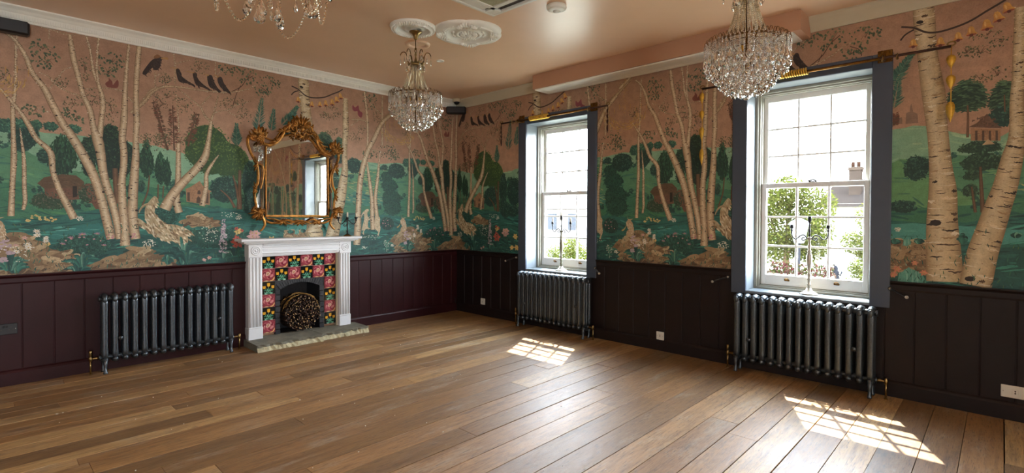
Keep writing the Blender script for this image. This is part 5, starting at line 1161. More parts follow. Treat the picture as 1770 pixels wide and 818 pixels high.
# ------------------------------------------------------------------ candelabra
def sill_candelabrum(y, label, candles, mat):
    t = thing('candelabrum', label, 'candelabrum', (.115, y, WZ0), 0)
    b = MB(); b.lathe([(.072,0),(.074,.006),(.066,.012),(.045,.022),(.028,.036),(.019,.055)], 24); b.build('base', M['silver'], t)
    b = MB(); b.lathe([(.016,.05),(.013,.075),(.019,.085),(.013,.095),(.012,.125),(.019,.134),(.012,.144),(.012,.165),(.018,.175),(.011,.185),(.012,.215),(.02,.27),(.024,.305),(.022,.345),(.012,.372),(.019,.382),(.011,.392),(.010,.42),(.015,.43),(.009,.44),(.009,.475),(.017,.485),(.017,.50),(.008,.51)], 16); b.build('stem', mat, t)
    b = MB(); b.lathe([(.009,.505),(.007,.54),(.011,.56),(.006,.58),(.006,.63),(.012,.64),(.012,.648),(.016,.652),(.016,.69),(.012,.69),(.011,.66)], 12); b.build('upper_stem', M['blackiron'], t)
    for s in (-1, 1):
        b = MB(); P = smooth_path([(0,s*u,z) for u, z in ((.014,.492),(.03,.485),(.05,.475),(.062,.487),(.052,.502),(.038,.495))], 5); b.tube(P, .0048, 6)
        P = smooth_path([(0,s*u,z) for u, z in ((.018,.494),(.045,.525),(.075,.515),(.10,.490),(.125,.492),(.141,.52),(.143,.565))], 6); b.tube(P, [.0055]*len(P), 6)
        o = b.build('arm', M['blackiron'], t)
        b = MB(); b.lathe([(.006,.555),(.012,.562),(.006,.572),(.006,.58),(.015,.585),(.016,.612),(.012,.612),(.011,.59)], 10, (0,s*.143,0)); b.build('candle_cup', M['blackiron'], o)
        if candles:
            b = MB(); b.lathe([(.010,.59),(.0095,.585+.072),(.004,.662)], 10, (0,s*.143,0)); b.build('candle', M['wax'], o)
    if candles:
        b = MB(); b.lathe([(.010,.665),(.009,.735),(.004,.742)], 10); b.build('candle', M['wax'], t)
    return t
sill_candelabrum(-1.885, 'three-armed candelabrum holding ivory candles on a window sill', True, M['olive'])
sill_candelabrum(-4.662, 'three-armed candelabrum without candles on a window sill', False, M['silver'])
t = thing('candelabrum', 'small black candelabrum with white candles on the mantelpiece', 'candelabrum', (-1.822,-.10,1.150))
b = MB(); b.lathe([(.045,0),(.05,.006),(.044,.012),(.028,.02),(.014,.03)], 18); b.build('base', M['brassdark'], t)
b = MB(); b.lathe([(.010,.025),(.008,.05),(.012,.06),(.007,.07),(.008,.13),(.012,.145),(.008,.16),(.009,.2),(.018,.222),(.018,.232),(.010,.232)], 12); b.build('stem', M['blackiron'], t)
for s in (-1, 1):
    b = MB(); P = smooth_path([(s*u,0,z) for u, z in ((.008,.20),(.03,.185),(.06,.158),(.085,.15),(.108,.165),(.116,.19))], 6); b.tube(P, .005, 6); o = b.build('arm', M['blackiron'], t)
    b = MB(); b.lathe([(.006,.185),(.010,.195),(.008,.205),(.022,.228),(.022,.234),(.010,.234)], 12, (s*.117,0,0)); b.build('candle_cup', M['blackiron'], o)
    b = MB(); b.lathe([(.009,.232),(.009,.275),(.003,.28)], 10, (s*.117,0,0)); b.build('candle', M['wax'], o)
b = MB(); b.lathe([(.010,.23),(.010,.29),(.003,.295)], 10); b.build('candle', M['wax'], t)

# ------------------------------------------------------------------ curtain poles with gold leaf drops
def drop(t, y, leaves, mat, ring=True, x=-.1):
    b = MB(); 
    b.tube([(x+.0,y+.022*math.cos(2*PI*k/16),2.655+.014*math.sin(2*PI*k/16)) for k in range(16)], .006, 6, closed=True); b.build('end_ring', M['brass'], t)
    b = MB(); b.tube([(x,y,2.645),(x,y-.003,leaves[-1][1]+.02)], .0035, 5); b.build('drop_wire', mat, t)
    for (z1, z0, w) in leaves:
        b = MB(); h = z1-z0; prof = [(0,0),(.6,.05),(.93,.18),(1,.34),(.86,.53),(.52,.74),(.16,.92),(0,1)]
        vs = []; n = len(prof)
        for wv, tt in prof:
            z = z1-h*tt
            vs += [(x-.004-.006*math.sin(PI*tt), y-w*wv, z), (x-.010-.004*math.sin(PI*tt), y, z), (x-.004-.006*math.sin(PI*tt), y+w*wv, z), (x+.004, y, z)]
        b.add(vs, [(i*4+k, i*4+(k+1) % 4, (i+1)*4+(k+1) % 4, (i+1)*4+k) for i in range(n-1) for k in range(4)], True)
        b.build('gold_leaf', mat, t)
def curtain_pole(y0, y1, wraps, plates, rings, label, l0, l1, mat):
    t = thing('curtain_pole', label, 'curtain pole', (0,0,0))
    z = 2.637
    b = MB(); b.tube([(-.1,y0,z),(-.1,y1,z)], .010, 10); b.build('rod', M['rod'], t)
    b = MB(); b.tube([(-.1,plates[0]-.02,z-.004),(-.1,plates[1]+.02,z-.004)], .0112, 10); b.build('polished_rod', M['brassdark'], t)
    for a, c in wraps:
        P = []; n = int(abs(c-a)/.017)
        for k in range(n*8+1):
            w = 2*PI*k/8; P.append((-.1+.026*math.cos(w), a+(c-a)*k/(n*8), z+.026*math.sin(w)))
        b = MB(); b.tube(P, .0072, 5); b.build('rope_binding', M['gold'], t)
    for y in plates:
        b = MB(); b.bbox((-.034,y-.048,z-.02), (-.022,y+.048,z+.075), .004)
        qq = random.Random(int(y*100))
        for k in range(14): b.ball((-.036, y+qq.uniform(-.04,.04), z+qq.uniform(-.012,.066)), (.008,qq.uniform(.006,.013),qq.uniform(.006,.013)), 6, 4)
        b.tube([(-.03,y,z),(-.1,y,z-.008)], .008, 8); b.tube([(-.1+.016*math.cos(w),y,z+.016*math.sin(w)) for w in [2*PI*k/12 for k in range(12)]], .006, 6, closed=True)
        b.build('bracket', M['brassdark'], t)
    for y in rings:
        b = MB(); b.tube([(-.1+.019*math.cos(w),y+.004*math.sin(w*2),z-.006+.022*math.sin(w)) for w in [2*PI*k/16 for k in range(16)]], .0042, 6, closed=True); b.build('curtain_ring', M['brass'], t)
    drop(t, y0, l0, mat); drop(t, y1, l1, mat)
    return t
curtain_pole(-1.03, -2.70, [(-1.535,-1.71),(-1.715,-1.84)], [-1.335,-2.465], [-1.31,-1.24,-2.44], 'bronze curtain pole over the window nearer the room corner, with dark leaf drops',
    [(2.60,2.55,.012),(2.545,2.49,.014),(2.485,2.44,.014),(2.43,2.34,.012)], [(2.60,2.55,.012),(2.54,2.49,.014),(2.48,2.43,.014),(2.42,2.33,.012)], M['bronze'])
curtain_pole(-3.775, -5.61, [(-4.30,-4.50),(-4.505,-4.685)], [-4.09,-5.21], [-5.205,-5.295], 'bronze curtain pole over the window farther from the fireplace, with gold leaf drops',
    [(2.60,2.49,.024),(2.43,2.33,.024),(2.27,2.14,.024),(2.06,1.90,.022)], [(2.575,2.475,.027),(2.43,2.325,.027),(2.24,2.085,.026)], M['gold'])

# curtain hold-backs on the casing edges
for y, z, s, lab in ((-1.245,.855,1,'iron curtain hold-back beside the corner window, nearest the room corner'), (-2.50,.805,-1,'iron curtain hold-back on the near side of the corner window'), (-4.01,.83,1,'iron curtain hold-back between the two windows, by the farther radiator'), (-5.265,.845,-1,'iron curtain hold-back past the second radiator, below the great birches')):
    t = thing('curtain_holdback', lab, 'curtain hold-back', (0,y,z), 0, 'curtain hold-backs')
    b = MB(); b.tube([(-.02,0,0),(-.032,0,0)], .017, 12); b.build('wall_plate', M['blackiron'], t)
    b = MB(); b.tube(smooth_path([(-.03,0,0),(-.05,s*.015,-.004),(-.085,s*.06,-.022),(-.115,s*.105,-.042)], 4), .008, 8); b.build('arm', M['blackiron'], t)
    b = MB(); b.ball((-.12,s*.112,-.045), .013); b.build('knob', M['silver'], t); b = MB(); b.ball((-.036,0,0), .011); b.build('knob', M['silver'], t)

# ------------------------------------------------------------------ ceiling fittings
def medallion(name, label, loc, R, quat):
    t = thing(name, label, 'ceiling rose', loc, 0, 'plaster ceiling roses')
    n = 96
    f = (lambda w, r, z: 1+.12*abs(math.cos(2*w))**.5*(r/R)**2 if r > R*.6 else 1) if quat else None
    b = MB(); prof = [(0,-.035),(R*.10,-.034),(R*.14,-.02),(R*.30,-.014),(R*.34,-.026),(R*.40,-.026),(R*.44,-.014),(R*.62,-.012),(R*.66,-.028),(R*.74,-.034),(R*.82,-.028),(R*.90,-.030),(R*.96,-.022),(R,-.008),(R,0)]
    b.lathe(prof, n, rfun=f); qq = random.Random(len(label))
    if quat:
        for k in range(16): 
            a = 2*PI*k/16; b.ball((R*.20*math.cos(a),R*.20*math.sin(a),-.026), (R*.10,R*.026,.016), 8, 5, rot=Matrix.Rotation(a,3,'Z'))
        for k in range(4):
            a = PI/4+PI/2*k
            for j in range(9):
                w = a+(j-4)*.085; rr_ = R*(.86+.10*math.cos((j-4)*.7)); b.ball((rr_*math.cos(w),rr_*math.sin(w),-.034), (R*.075,R*.026,.02), 8, 5, rot=Matrix.Rotation(w+(j-4)*.3,3,'Z'))
            w = PI/2*k
            for j in range(11):
                v = w+(j-5)*.055; b.ball((R*.84*math.cos(v),R*.84*math.sin(v),-.032), (R*.055,R*.014,.010), 6, 4, rot=Matrix.Rotation(v+.6,3,'Z'))
            for j in range(5): b.ball((R*.5*math.cos(a+(j-2)*.2),R*.5*math.sin(a+(j-2)*.2),-.018), (R*.05,R*.022,.010), 6, 4, rot=Matrix.Rotation(a+j,3,'Z'))
    else:
        for k in range(52):
            a = 2*PI*k/52; b.ball((R*.78*math.cos(a),R*.78*math.sin(a),-.033), (R*.085,R*.026,.015), 8, 5, rot=Matrix.Rotation(a+.55,3,'Z'))
            b.ball((R*.93*math.cos(a+.06),R*.93*math.sin(a+.06),-.03), (R*.028,R*.028,.009), 6, 4)
    b.build('plaster_disc', M['white'], t)
medallion('ceiling_rose', 'round white plaster ceiling rose holding the corner chandelier', (-2.225,-2.03,ZC), .205, False)
medallion('ceiling_rose', 'large empty white plaster ceiling rose with lobed edge', (-1.80,-2.295,ZC), .29, True)
b = MB(); b.lathe([(.125,0),(.12,-.012),(.105,-.016),(.085,-.014),(.078,-.004),(.078,0)], 40, (-1.925,-1.68,ZC), caps=False); tag(b.build('ceiling_ring', M['peach']), 'small plain peach ring on the ceiling behind the corner chandelier', 'ceiling rose')
b = MB(); b.lathe([(.042,0),(.042,-.006),(.034,-.008),(.03,-.003),(0,-.002)], 24, (-1.431,-1.413,ZC)); tag(b.build('ceiling_spotlight', M['white']), 'tiny round white recessed spotlight in the ceiling', 'spotlight')
SD = thing('smoke_detector', 'round white smoke detector on the ceiling', 'smoke detector', (-1.71,-3.265,ZC))
b = MB(); b.lathe([(.078,0),(.08,-.018),(.076,-.03),(.066,-.034)], 32); b.build('housing', M['plastic'], SD)
b = MB(); b.lathe([(.066,-.034),(.062,-.036),(.036,-.046),(.034,-.044),(.028,-.044),(.026,-.050),(0,-.051)], 32); b.build('sensor_cap', M['plastic'], SD)
AC_ = thing('ceiling_air_conditioner', 'square white cassette air conditioner at the top of the view', 'air conditioner', (-2.43,-3.26,ZC))
b = MB(); S_ = .49
for a, c in (((-S_,-S_),(S_,-S_+.03)),((-S_,S_-.03),(S_,S_)),((-S_,-S_+.03),(-S_+.03,S_-.03)),((S_-.03,-S_+.03),(S_,S_-.03))): b.bbox((a[0],a[1],-.026), (c[0],c[1],0), .004)
for sx in (-1, 1):
    for sy in (-1, 1): b.bbox((sx*S_*.99,sy*S_*.99,-.024), (sx*(S_-.12),sy*(S_-.12),-.002), .003)
    b.bbox((sx*(S_-.1),-S_+.1,-.026), (sx*(S_-.145),S_-.1,-.002), .004); b.bbox((-S_+.1,sx*(S_-.1),-.026), (S_-.1,sx*(S_-.145),-.002), .004)
b.build('panel_frame', M['plastic'], AC_)
b = MB(); b.box((-S_+.02,-S_+.02,-.006), (S_-.02,S_-.02,0)); b.build('vent_slot', M['slot'], AC_)
for sx in (-1,):
    b = MB(); b.bbox((sx*(S_-.035),-S_+.13,-.022), (sx*(S_-.095),S_-.13,-.014), .003); b.build('louvre', M['plastic'], AC_)
b = MB(); b.bbox((-S_+.15,S_-.095,-.022), (S_-.15,S_-.035,-.014), .003); b.build('louvre', M['plastic'], AC_)
b = MB(); k = -S_+.15
while k < S_-.15:
    b.box((k,-S_+.145,-.022), (k+.004,S_-.145,-.016)); b.box((-S_+.145,k,-.021), (S_-.145,k+.004,-.015)); k += .014
b.box((-S_+.145,-S_+.145,-.012), (S_-.145,S_-.145,-.008)); b.build('intake_grille', M['grille'], AC_)
DC = thing('dome_camera', 'small dome security camera in the ceiling corner', 'camera', (-.115,-.125,ZC))
b = MB(); b.lathe([(.060,0),(.06,-.03),(.052,-.04),(.044,-.042)], 24); b.build('housing', M['cream'], DC)
b = MB(); b.ball((0,0,-.045), (.042,.042,.036), 16, 10); b.build('dome', M['black'], DC)
SP = thing('wall_speaker', 'black bar loudspeaker across the room corner below the cornice', 'speaker', (-.13,-.13,2.935), -PI/4+PI, )
b = MB(); b.bbox((-.14,-.06,-.05), (.14,.04,.05), .012); b.build('cabinet', M['black'], SP)
b = MB(); b.bbox((-.13,.038,-.042), (.13,.046,.042), .004); b.build('speaker_grille', M['blackiron'], SP)
b = MB(); b.box((-.04,-.15,-.015), (.04,-.055,.015)); b.build('mounting_bracket', M['black'], SP)
SP = thing('wall_speaker', 'black bar loudspeaker below the white cornice, cut by the frame edge', 'speaker', (-4.80,0,2.915))
b = MB(); b.bbox((-.17,-.12,-.055), (.17,-.03,.055), .014); b.build('cabinet', M['black'], SP)
b = MB(); b.bbox((-.16,-.128,-.047), (.16,-.119,.047), .004); b.build('speaker_grille', M['black'], SP)
b = MB(); b.box((-.05,-.035,-.02), (.05,0,.02)); b.build('mounting_bracket', M['black'], SP)

# sockets
def socket(loc, rz, w, h, mat, label, cat, style):
    t = thing('wall_socket', label, cat, loc, rz)
    b = MB(); b.bbox((-w/2,-.012,-h/2), (w/2,0,h/2), .003); b.build('faceplate', mat, t)
    if style == 'uk':
        b = MB()
        for s in (-1, 1):
            for dx, dz in ((0,.016),(-.011,-.006),(.011,-.006)): b.box((s*w*.24+dx-.003,-.0128,dz-.004), (s*w*.24+dx+.003,-.0118,dz+.004))
        b.build('socket_holes', M['slot'], t)
        for s in (-1, 1):
            b = MB(); b.bbox((s*w*.06-.006,-.017,.012), (s*w*.06+.006,-.012,.028), .002); b.build('switch', M['blackiron'], t)
    else:
        b = MB(); b.bbox((-.016,-.0145,-.018), (.016,-.0119,.018), .001); b.build('module', M['plastic'], t)
        b = MB()
        for z in (-.008,.008): b.tube([(0,-.0152,z),(0,-.0142,z)], .0045, 8)
        b.box((-.0015,-.0152,-.004), (.0015,-.0144,.004))
        b.build('socket_holes', M['slot'], t)
    for s in (-1, 1):
        b = MB(); b.tube([(s*(w/2-.012),-.0135,0),(s*(w/2-.012),-.0118,0)], .003, 8); b.build('screw', M['silver'], t)
socket((-.016,-.592,.196), -PI/2, .085, .085, M['plastic'], 'small white socket on dark panelling near the room corner', 'socket', 'eu')
socket((-.016,-3.313,.155), -PI/2, .085, .085, M['plastic'], 'small white socket on dark panelling between the two window radiators', 'socket', 'eu')
socket((-.016,-5.972,.198), -PI/2, .145, .085, M['plastic'], 'wide white socket on dark panelling below the great birches', 'socket', 'eu')
socket((-4.79,-.014,.465), 0, .145, .088, M['black'], 'black double socket on plum panelling near the fireplace radiator', 'socket', 'uk')
b = MB(); b.tube(smooth_path([(-.048,-.022,.0),(-.048,-.022,.17),(-.052,-.024,.185),(-.075,-.024,.188)], 4), .009, 8); tag(b.build('heating_pipe', M['dark']), 'thin dark capped pipe rising from the floor in the room corner', 'pipe')

# plaster crumbs on the boards
b = MB(); q = random.Random(21)
for k in range(70):
    x, y = q.uniform(-4.8,-1.2), q.uniform(-4.4,-.35); s = q.uniform(.002,.005)
    b.ball((x, y, s*.5), (s, s*q.uniform(.5,1), s*.6), 5, 4)
tag(b.build('plaster_crumbs', M['white']), 'scattered white plaster crumbs on the floorboards', 'debris', kind='stuff')

# ------------------------------------------------------------------ chandeliers
def crystal_mesh(name, L, w, flat=.55):
    b = MB(); n = 8; prof = [(.0,0),(.16,.03),(.22,.16),(.62,.42),(1,.70),(.78,.88),(.35,.98),(0,1)]
    vs = []
    for r, t in prof[1:-1]:
        for k in range(n): a = 2*PI*(k+.5*(len(vs)//n % 2))/n; vs.append((w*r*math.cos(a), w*flat*r*math.sin(a), -L*t))
    m = len(prof)-2; top = len(vs); vs += [(0,0,0),(0,0,-L)]
    fs = [(i*n+k, i*n+(k+1) % n, (i+1)*n+(k+1) % n, (i+1)*n+k) for i in range(m-1) for k in range(n)]
    fs += [(top,(k+1) % n,k) for k in range(n)]+[(top+1,(m-1)*n+k,(m-1)*n+(k+1) % n) for k in range(n)]
    b.add(vs, fs, False); return b
PEAR = crystal_mesh('p', .070, .0195); SLIM = crystal_mesh('s', .062, .0095, .7); BIGP = crystal_mesh('b', .085, .025, .5)
DROP = {}
for nb_ in range(1,17):                                       # a pear drop under its own short string of beads
    d_ = MB()
    for j in range(nb_): d_.ball((0,0,-.006-.0125*j), .0058, 6, 4, smooth=False)
    d_.add([(v[0],v[1],v[2]-.0125*nb_) for v in PEAR.v], PEAR.f, False); DROP[nb_] = d_
drop_me = {k: v.mesh('crystal_drop', M['crystal']) for k, v in DROP.items()}
hk = MB(); hk.tube([(0,0,0),(.002,0,.018),(.012,0,.028),(.022,0,.018),(.022,0,.004)], .0022, 5); hook_me = hk.mesh('hook', M['brassdark'])
pear_me = PEAR.mesh('crystal_drop', M['crystal']); slim_me = SLIM.mesh('slim_drop', M['crystal']); big_me = BIGP.mesh('large_drop', M['crystal'])
def bead_at(b, c, r): b.ball(c, r, 6, 4, smooth=False)
def strand(P, r, step):
    """beads threaded along a path"""
    b = MB(); P = [Vector(p) for p in P]; acc = 0
    for a, c in zip(P, P[1:]):
        l = (c-a).length; t = -acc
        while t+step <= l+1e-9:
            t += step; bead_at(b, a+(c-a)*(t/l), r)
        acc = (l-t) if t > 0 else acc+l
    return b
CAM = Vector((-4.953,-5.888,1.4))
def basket_chandelier(x, y, label, rot, ext=0):
    """zero of z is the ceiling"""
    t = thing('chandelier', label, 'chandelier', (x, y, ZC-ext), rot, 'crystal basket chandeliers')
    zf = lambda z: z-ZC
    top = -.034 if not ext else ext
    b = MB(); b.lathe([(.058,top),(.056,top-.008),(.034,top-.018),(.022,top-.041),(.017,top-.064),(.010,top-.07)], 24); b.build('canopy', M['brass'], t)
    b = MB(); b.lathe([(.004,top-.066),(.004,-.178),(.010,-.183),(.010,-.192),(.004,-.196)], 10); b.tube([(.013*math.cos(w),0,-.207+.013*math.sin(w)) for w in [2*PI*k/14 for k in range(14)]], .003, 6, closed=True); b.build('hanging_rod', M['brassdark'], t)
    b = MB(); b.lathe([(.005,-.215),(.010,-.24),(.006,-.26),(.014,-.30),(.036,-.318),(.066,-.325),(.070,-.338),(.058,-.345),(.008,-.348)], 28); b.build('collar', M['brass'], t)
    b = MB(); b.lathe([(.006,-.345),(.006,-.60),(.012,-.61),(.012,-.68),(.007,-.69),(.007,-.90)], 10); b.build('stem', M['brassdark'], t)
    for k in range(6):                                   # crown arms with drops
        a = 2*PI*k/6+.26; ca, sa = math.cos(a), math.sin(a)
        P = smooth_path([(r*ca, r*sa, z) for r, z in ((.045,-.325),(.07,-.30),(.078,-.255),(.094,-.222),(.122,-.224),(.136,-.25))], 5)
        b = MB(); b.tube(P, .0042, 6); arm = b.build('crown_arm', M['brassdark'], t)
        for j, (rr_, zz, me) in enumerate(((.136,-.252,slim_me),(.10,-.232,slim_me),(.078,-.30,pear_me))):
            s = strand([(rr_*ca, rr_*sa, zz+.004), (rr_*ca, rr_*sa, zz-.022)], .0045, .009).build('bead_strand', M['bead'], arm)
            inst('crystal_drop', me, arm, Matrix.Translation((rr_*ca, rr_*sa, zz-.026)) @ Matrix.Rotation(a+PI/2, 4, 'Z'))
        b = MB(); b.ball((.062*ca,.062*sa,-.318), (.013,.013,.010), 6, 4, False); b.build('rosette', M['brass'], arm)
    # concave flare of bead strands from collar to the wide ring
    R0 = .245; zr = zf(2.51)
    ns = 22
    P = [(.056+.088*(s**1.7), 0, -.342+(zr-.02+.342)*s) for s in [k/14 for k in range(15)]]
    sm = strand(P, .0056, .0112).mesh('bead_strand', M['bead'])
    for k in range(ns): inst('bead_strand', sm, t, Matrix.Rotation(2*PI*k/ns, 4, 'Z'))
    sm2 = strand([(.05,0,-.342),(.054,0,-.45),(.072,0,-.55),(.088,0,-.60)], .0056, .0112).mesh('bead_strand', M['bead'])
    for k in range(14): inst('bead_strand', sm2, t, Matrix.Rotation(2*PI*(k+.5)/14, 4, 'Z'))
    tiers = [(.232,2.49,30,5),(.216,2.50,28,9),(.190,2.50,26,12),(.158,2.485,22,14),(.126,2.455,18,14),(.092,2.425,13,13)]
    drops = []
    for i, (R, z, n, nb) in enumerate(tiers):
        z = zf(z)
        b = MB(); b.tube([(R*.93*math.cos(w),R*.93*math.sin(w),z) for w in [2*PI*k/48 for k in range(48)]], .0032, 5, closed=True)
        ring = b.build('tier_ring', M['brassdark'], t)
        if i < 2:
            for k in range(n):                            # little arched hooks on the rim
                a = 2*PI*(k+.5*(i % 2))/n
                inst('hook', hook_me, ring, Matrix.Translation((R*.93*math.cos(a), R*.93*math.sin(a), z)) @ Matrix.Rotation(a, 4, 'Z'))
        for k in range(n):
            a = 2*PI*(k+.5*(i % 2))/n; rr_ = R*.93+(.022 if i < 2 else .003); c = (rr_*math.cos(a), rr_*math.sin(a))
            zz = z
            drops.append((c[0], c[1], zz, a, nb+1))
    for k in range(8):                                    # arms that carry the rings
        a = 2*PI*k/8+.2; P = smooth_path([(r*math.cos(a), r*math.sin(a), z) for r, z in ((.006,-.66),(.07,-.69),(.14,-.65),(.19,-.615),(.214,-.606))], 4)
        b = MB(); b.tube(P, .004, 6); b.build('basket_arm', M['brassdark'], t)
    # inner curtain of beads from the wide ring to the bottom ring
    for (ra, za, rb, zb, n) in ((.21,2.50,.09,2.36,18),):
        sm3 = strand([(ra,0,zf(za)),((ra+rb)/2+.01,0,zf((za+zb)/2)-.02),(rb,0,zf(zb))], .0052, .011).mesh('bead_strand', M['bead'])
        for k in range(n): inst('bead_strand', sm3, t, Matrix.Rotation(2*PI*(k+.3)/n, 4, 'Z'))
    for k in range(3):                                    # lamp holders inside the basket
        a = 2*PI*k/3+.5; b = MB(); b.lathe([(.016,-.70),(.012,-.69),(.011,-.63),(.009,-.625)], 10, (.055*math.cos(a),.055*math.sin(a),0)); h = b.build('lamp_holder', M['gold'], t)
        b = MB(); b.lathe([(.008,-.627),(.013,-.61),(.015,-.595),(.011,-.575),(.004,-.555),(.001,-.55)], 10, (.055*math.cos(a),.055*math.sin(a),0)); b.build('bulb', M['wax'], h)
    T = Matrix.Translation((x,y,ZC-ext)) @ Matrix.Rotation(rot, 4, 'Z')
    drops.sort(key=lambda d: (T @ Vector(d[:3])-CAM).length)
    for d in drops[:96]: inst('crystal_drop', drop_me[d[4]], t, Matrix.Translation(d[:3]) @ Matrix.Rotation(d[3]+PI/2, 4, 'Z'))
    b = MB()
    for d in drops[96:]:
        Q = Matrix.Translation(d[:3]) @ Matrix.Rotation(d[3]+PI/2, 4, 'Z'); b.add([Q @ Vector(v) for v in DROP[d[4]].v], DROP[d[4]].f, False)
    tag(b.build('crystal_drops', M['crystal'], t, fix=False), kind='stuff')
    b = MB(); b.lathe([(.004,-.87),(.012,-.895),(.016,-.905),(.008,-.912)], 12); b.ball((0,0,-.93), .017, 10, 8, False); b.build('finial', M['crystal'], t)
basket_chandelier(-2.19, -2.02, 'crystal basket chandelier hanging from the round ceiling rose', .1)
basket_chandelier(-1.75, -4.763, 'crystal basket chandelier in front of the window farther from the fireplace', .4, .05)

# swagged chandelier, only its lowest tier hangs into view
def swag_chandelier(x, y, label):
    t = thing('chandelier', label, 'chandelier', (x, y, ZC), .35)
    b = MB(); b.lathe([(.06,0),(.056,-.02),(.02,-.05),(.008,-.06)], 24); b.build('canopy', M['brass'], t)
    b = MB(); b.lathe([(.006,-.05),(.006,-.42),(.02,-.44),(.035,-.48),(.02,-.52),(.012,-.56),(.03,-.60),(.05,-.635),(.03,-.665),(.012,-.68),(.006,-.70)], 16); b.build('stem', M['brass'], t)
    dz = -.69; n = 6; R = .235
    for k in range(n):
        a = 2*PI*k/n; ca, sa = math.cos(a), math.sin(a)
        P = smooth_path([(r*ca, r*sa, z) for r, z in ((.02,dz+.05),(.08,dz-.01),(.14,dz-.02),(.205,dz+.03),(R,dz+.09))], 5)
        b = MB(); b.tube(P, .006, 7); arm = b.build('arm', M['brass'], t)
        b = MB(); b.lathe([(.01,dz+.08),(.034,dz+.09),(.04,dz+.102),(.03,dz+.102),(.014,dz+.11),(.014,dz+.16),(.008,dz+.162)], 14, (R*ca,R*sa,0)); b.build('candle_cup', M['brass'], arm)
        for j, (u, ln, me) in enumerate(((.045,.05,slim_me),(-.04,.065,slim_me),(0,.085,big_me))):
            w = a+u/R; c = (R*math.cos(w), R*math.sin(w), dz+.085)
            strand([(c[0],c[1],c[2]),(c[0],c[1],c[2]-ln)], .0055, .012).build('bead_strand', M['bead'], arm)
            inst('crystal_drop', me, arm, Matrix.Translation((c[0],c[1],c[2]-ln-.002)) @ Matrix.Rotation(a+PI/2, 4, 'Z'))
        a2 = 2*PI*(k+1)/n; P = []
        for j in range(17):
            s = j/16; w = a+(a2-a)*s; q_ = R*(1-.12*math.sin(PI*s)); P.append((q_*math.cos(w), q_*math.sin(w), dz+.09-(.235 if k % 2 else .27)*(1-(2*s-1)**2)**.9))
        strand(P, .0062, .0145).build('bead_swag', M['bead'], t)
    for k in range(9):                                    # inner hanging strings ending in large drops
        w = 2*PI*k/9+.2; r_ = (.05,.10,.15)[k % 3]; z0 = dz+.02; ln = (.13,.10,.065)[k % 3]; me = (big_me, slim_me, big_me)[k % 3]
        strand([(r_*math.cos(w),r_*math.sin(w),z0),(r_*math.cos(w),r_*math.sin(w),z0-ln)], .0055, .012).build('bead_strand', M['bead'], t)
        inst('crystal_drop', me, t, Matrix.Translation((r_*math.cos(w),r_*math.sin(w),z0-ln-.003)) @ Matrix.Rotation(w, 4, 'Z'))
swag_chandelier(-4.07, -3.62, 'swagged crystal chandelier cut off by the top of the view')
# ------------------------------------------------------------------ the garden outside
gb = MB(); gb.box((.46,-30,-.42), (60,40,-.32), C3(120,120,108)+(1,)); tag(gb.build('ground_outside', M['outpaint']), 'pale paved street outside the windows', 'street', kind='structure')
def leaf_tree(loc, label, blobs, trunk, n, pal, seed, size=.11, group=None):
    t = thing('tree', label, 'tree', loc, 0, group)
    q = random.Random(seed); b = MB()
    for (c, r) in blobs:
        for k in range(n):
            a = q.uniform(0, 2*PI); z = q.uniform(-1,1); rad = r*(q.random()**.4); s = math.sqrt(1-z*z)
            p = Vector((c[0]+rad*s*math.cos(a), c[1]+rad*s*math.sin(a), c[2]+rad*z*.9))
            L = size*q.uniform(.6,1.3); d = Vector((q.uniform(-1,1), q.uniform(-1,1), q.uniform(-1,.4))).normalized(); e = d.orthogonal().normalized()
            e = Matrix.Rotation(q.uniform(0, PI), 3, d) @ e; f = d.cross(e)
            col = q.choice(pal); k_ = q.uniform(.8,1.2)
            b.add([p, p+d*L*.4+e*L*.28+f*L*.05, p+d*L, p+d*L*.4-e*L*.28+f*L*.05], [(0,1,2,3)], False, (col[0]*k_, col[1]*k_, col[2]*k_, 1))
    tag(b.build('foliage', M['leaf'], t, fix=False), kind='stuff')
    b = MB()
    for P, r0, r1 in trunk:
        S = smooth_path(P, 4); m = len(S); b.tube(S, [r0+(r1-r0)*i/(m-1) for i in range(m)], 8, col=C3(84,68,54)+(1,))
    b.build('trunk', M['outpaint'], t)
GL = [C3(56,62,22), C3(66,69,28), C3(48,56,19), C3(72,73,36)]
leaf_tree((9.2,-1.95,-.32), 'leafy garden tree seen through the window farther from the fireplace', [((0,0,2.35),.5),((.2,-.5,2.05),.58),((-.1,.4,1.95),.55),((.1,0,1.5),.68),((-.2,-.6,1.45),.5),((0,.3,1.0),.55),((.2,-.45,1.0),.45)], [([(0,0,0),(.05,.02,.6),(0,0,1.3),(.1,-.05,2.2)], .10,.03), ([(.02,0,.8),(.1,-.3,1.2),(.1,-.55,1.7)], .05,.02), ([(.02,0,.9),(-.05,.25,1.3),(0,.4,1.8)], .05,.02)], 2600, GL, 4, .075)
leaf_tree((10.5,-3.55,-.32), 'thin leafy tree before the white house outside', [((0,0,1.75),.42),((.1,-.3,1.2),.36),((0,.35,1.1),.36),((-.1,.1,.8),.3)], [([(0,0,0),(.04,.02,.8),(0,0,1.7)], .06,.02)], 900, GL, 9, .065)
leaf_tree((8.3,3.95,-.32), 'pale leafy shrubs seen through the window nearer the room corner', [((0,0,.45),.4),((.1,.6,.4),.38),((-.1,-.5,.45),.4),((0,.2,.75),.35),((.2,1.1,.45),.35)], [([(0,0,0),(.03,.1,.5)], .04,.02), ([(0,.5,0),(.05,.6,.4)], .03,.01)], 900, GL, 12, .065)
leaf_tree((8.4,-3.75,-.32), 'round green bush by the street', [((0,0,.35),.32),((0,.1,.6),.24)], [([(0,0,0),(0,0,.4)], .03,.02)], 700, GL, 15, .055)
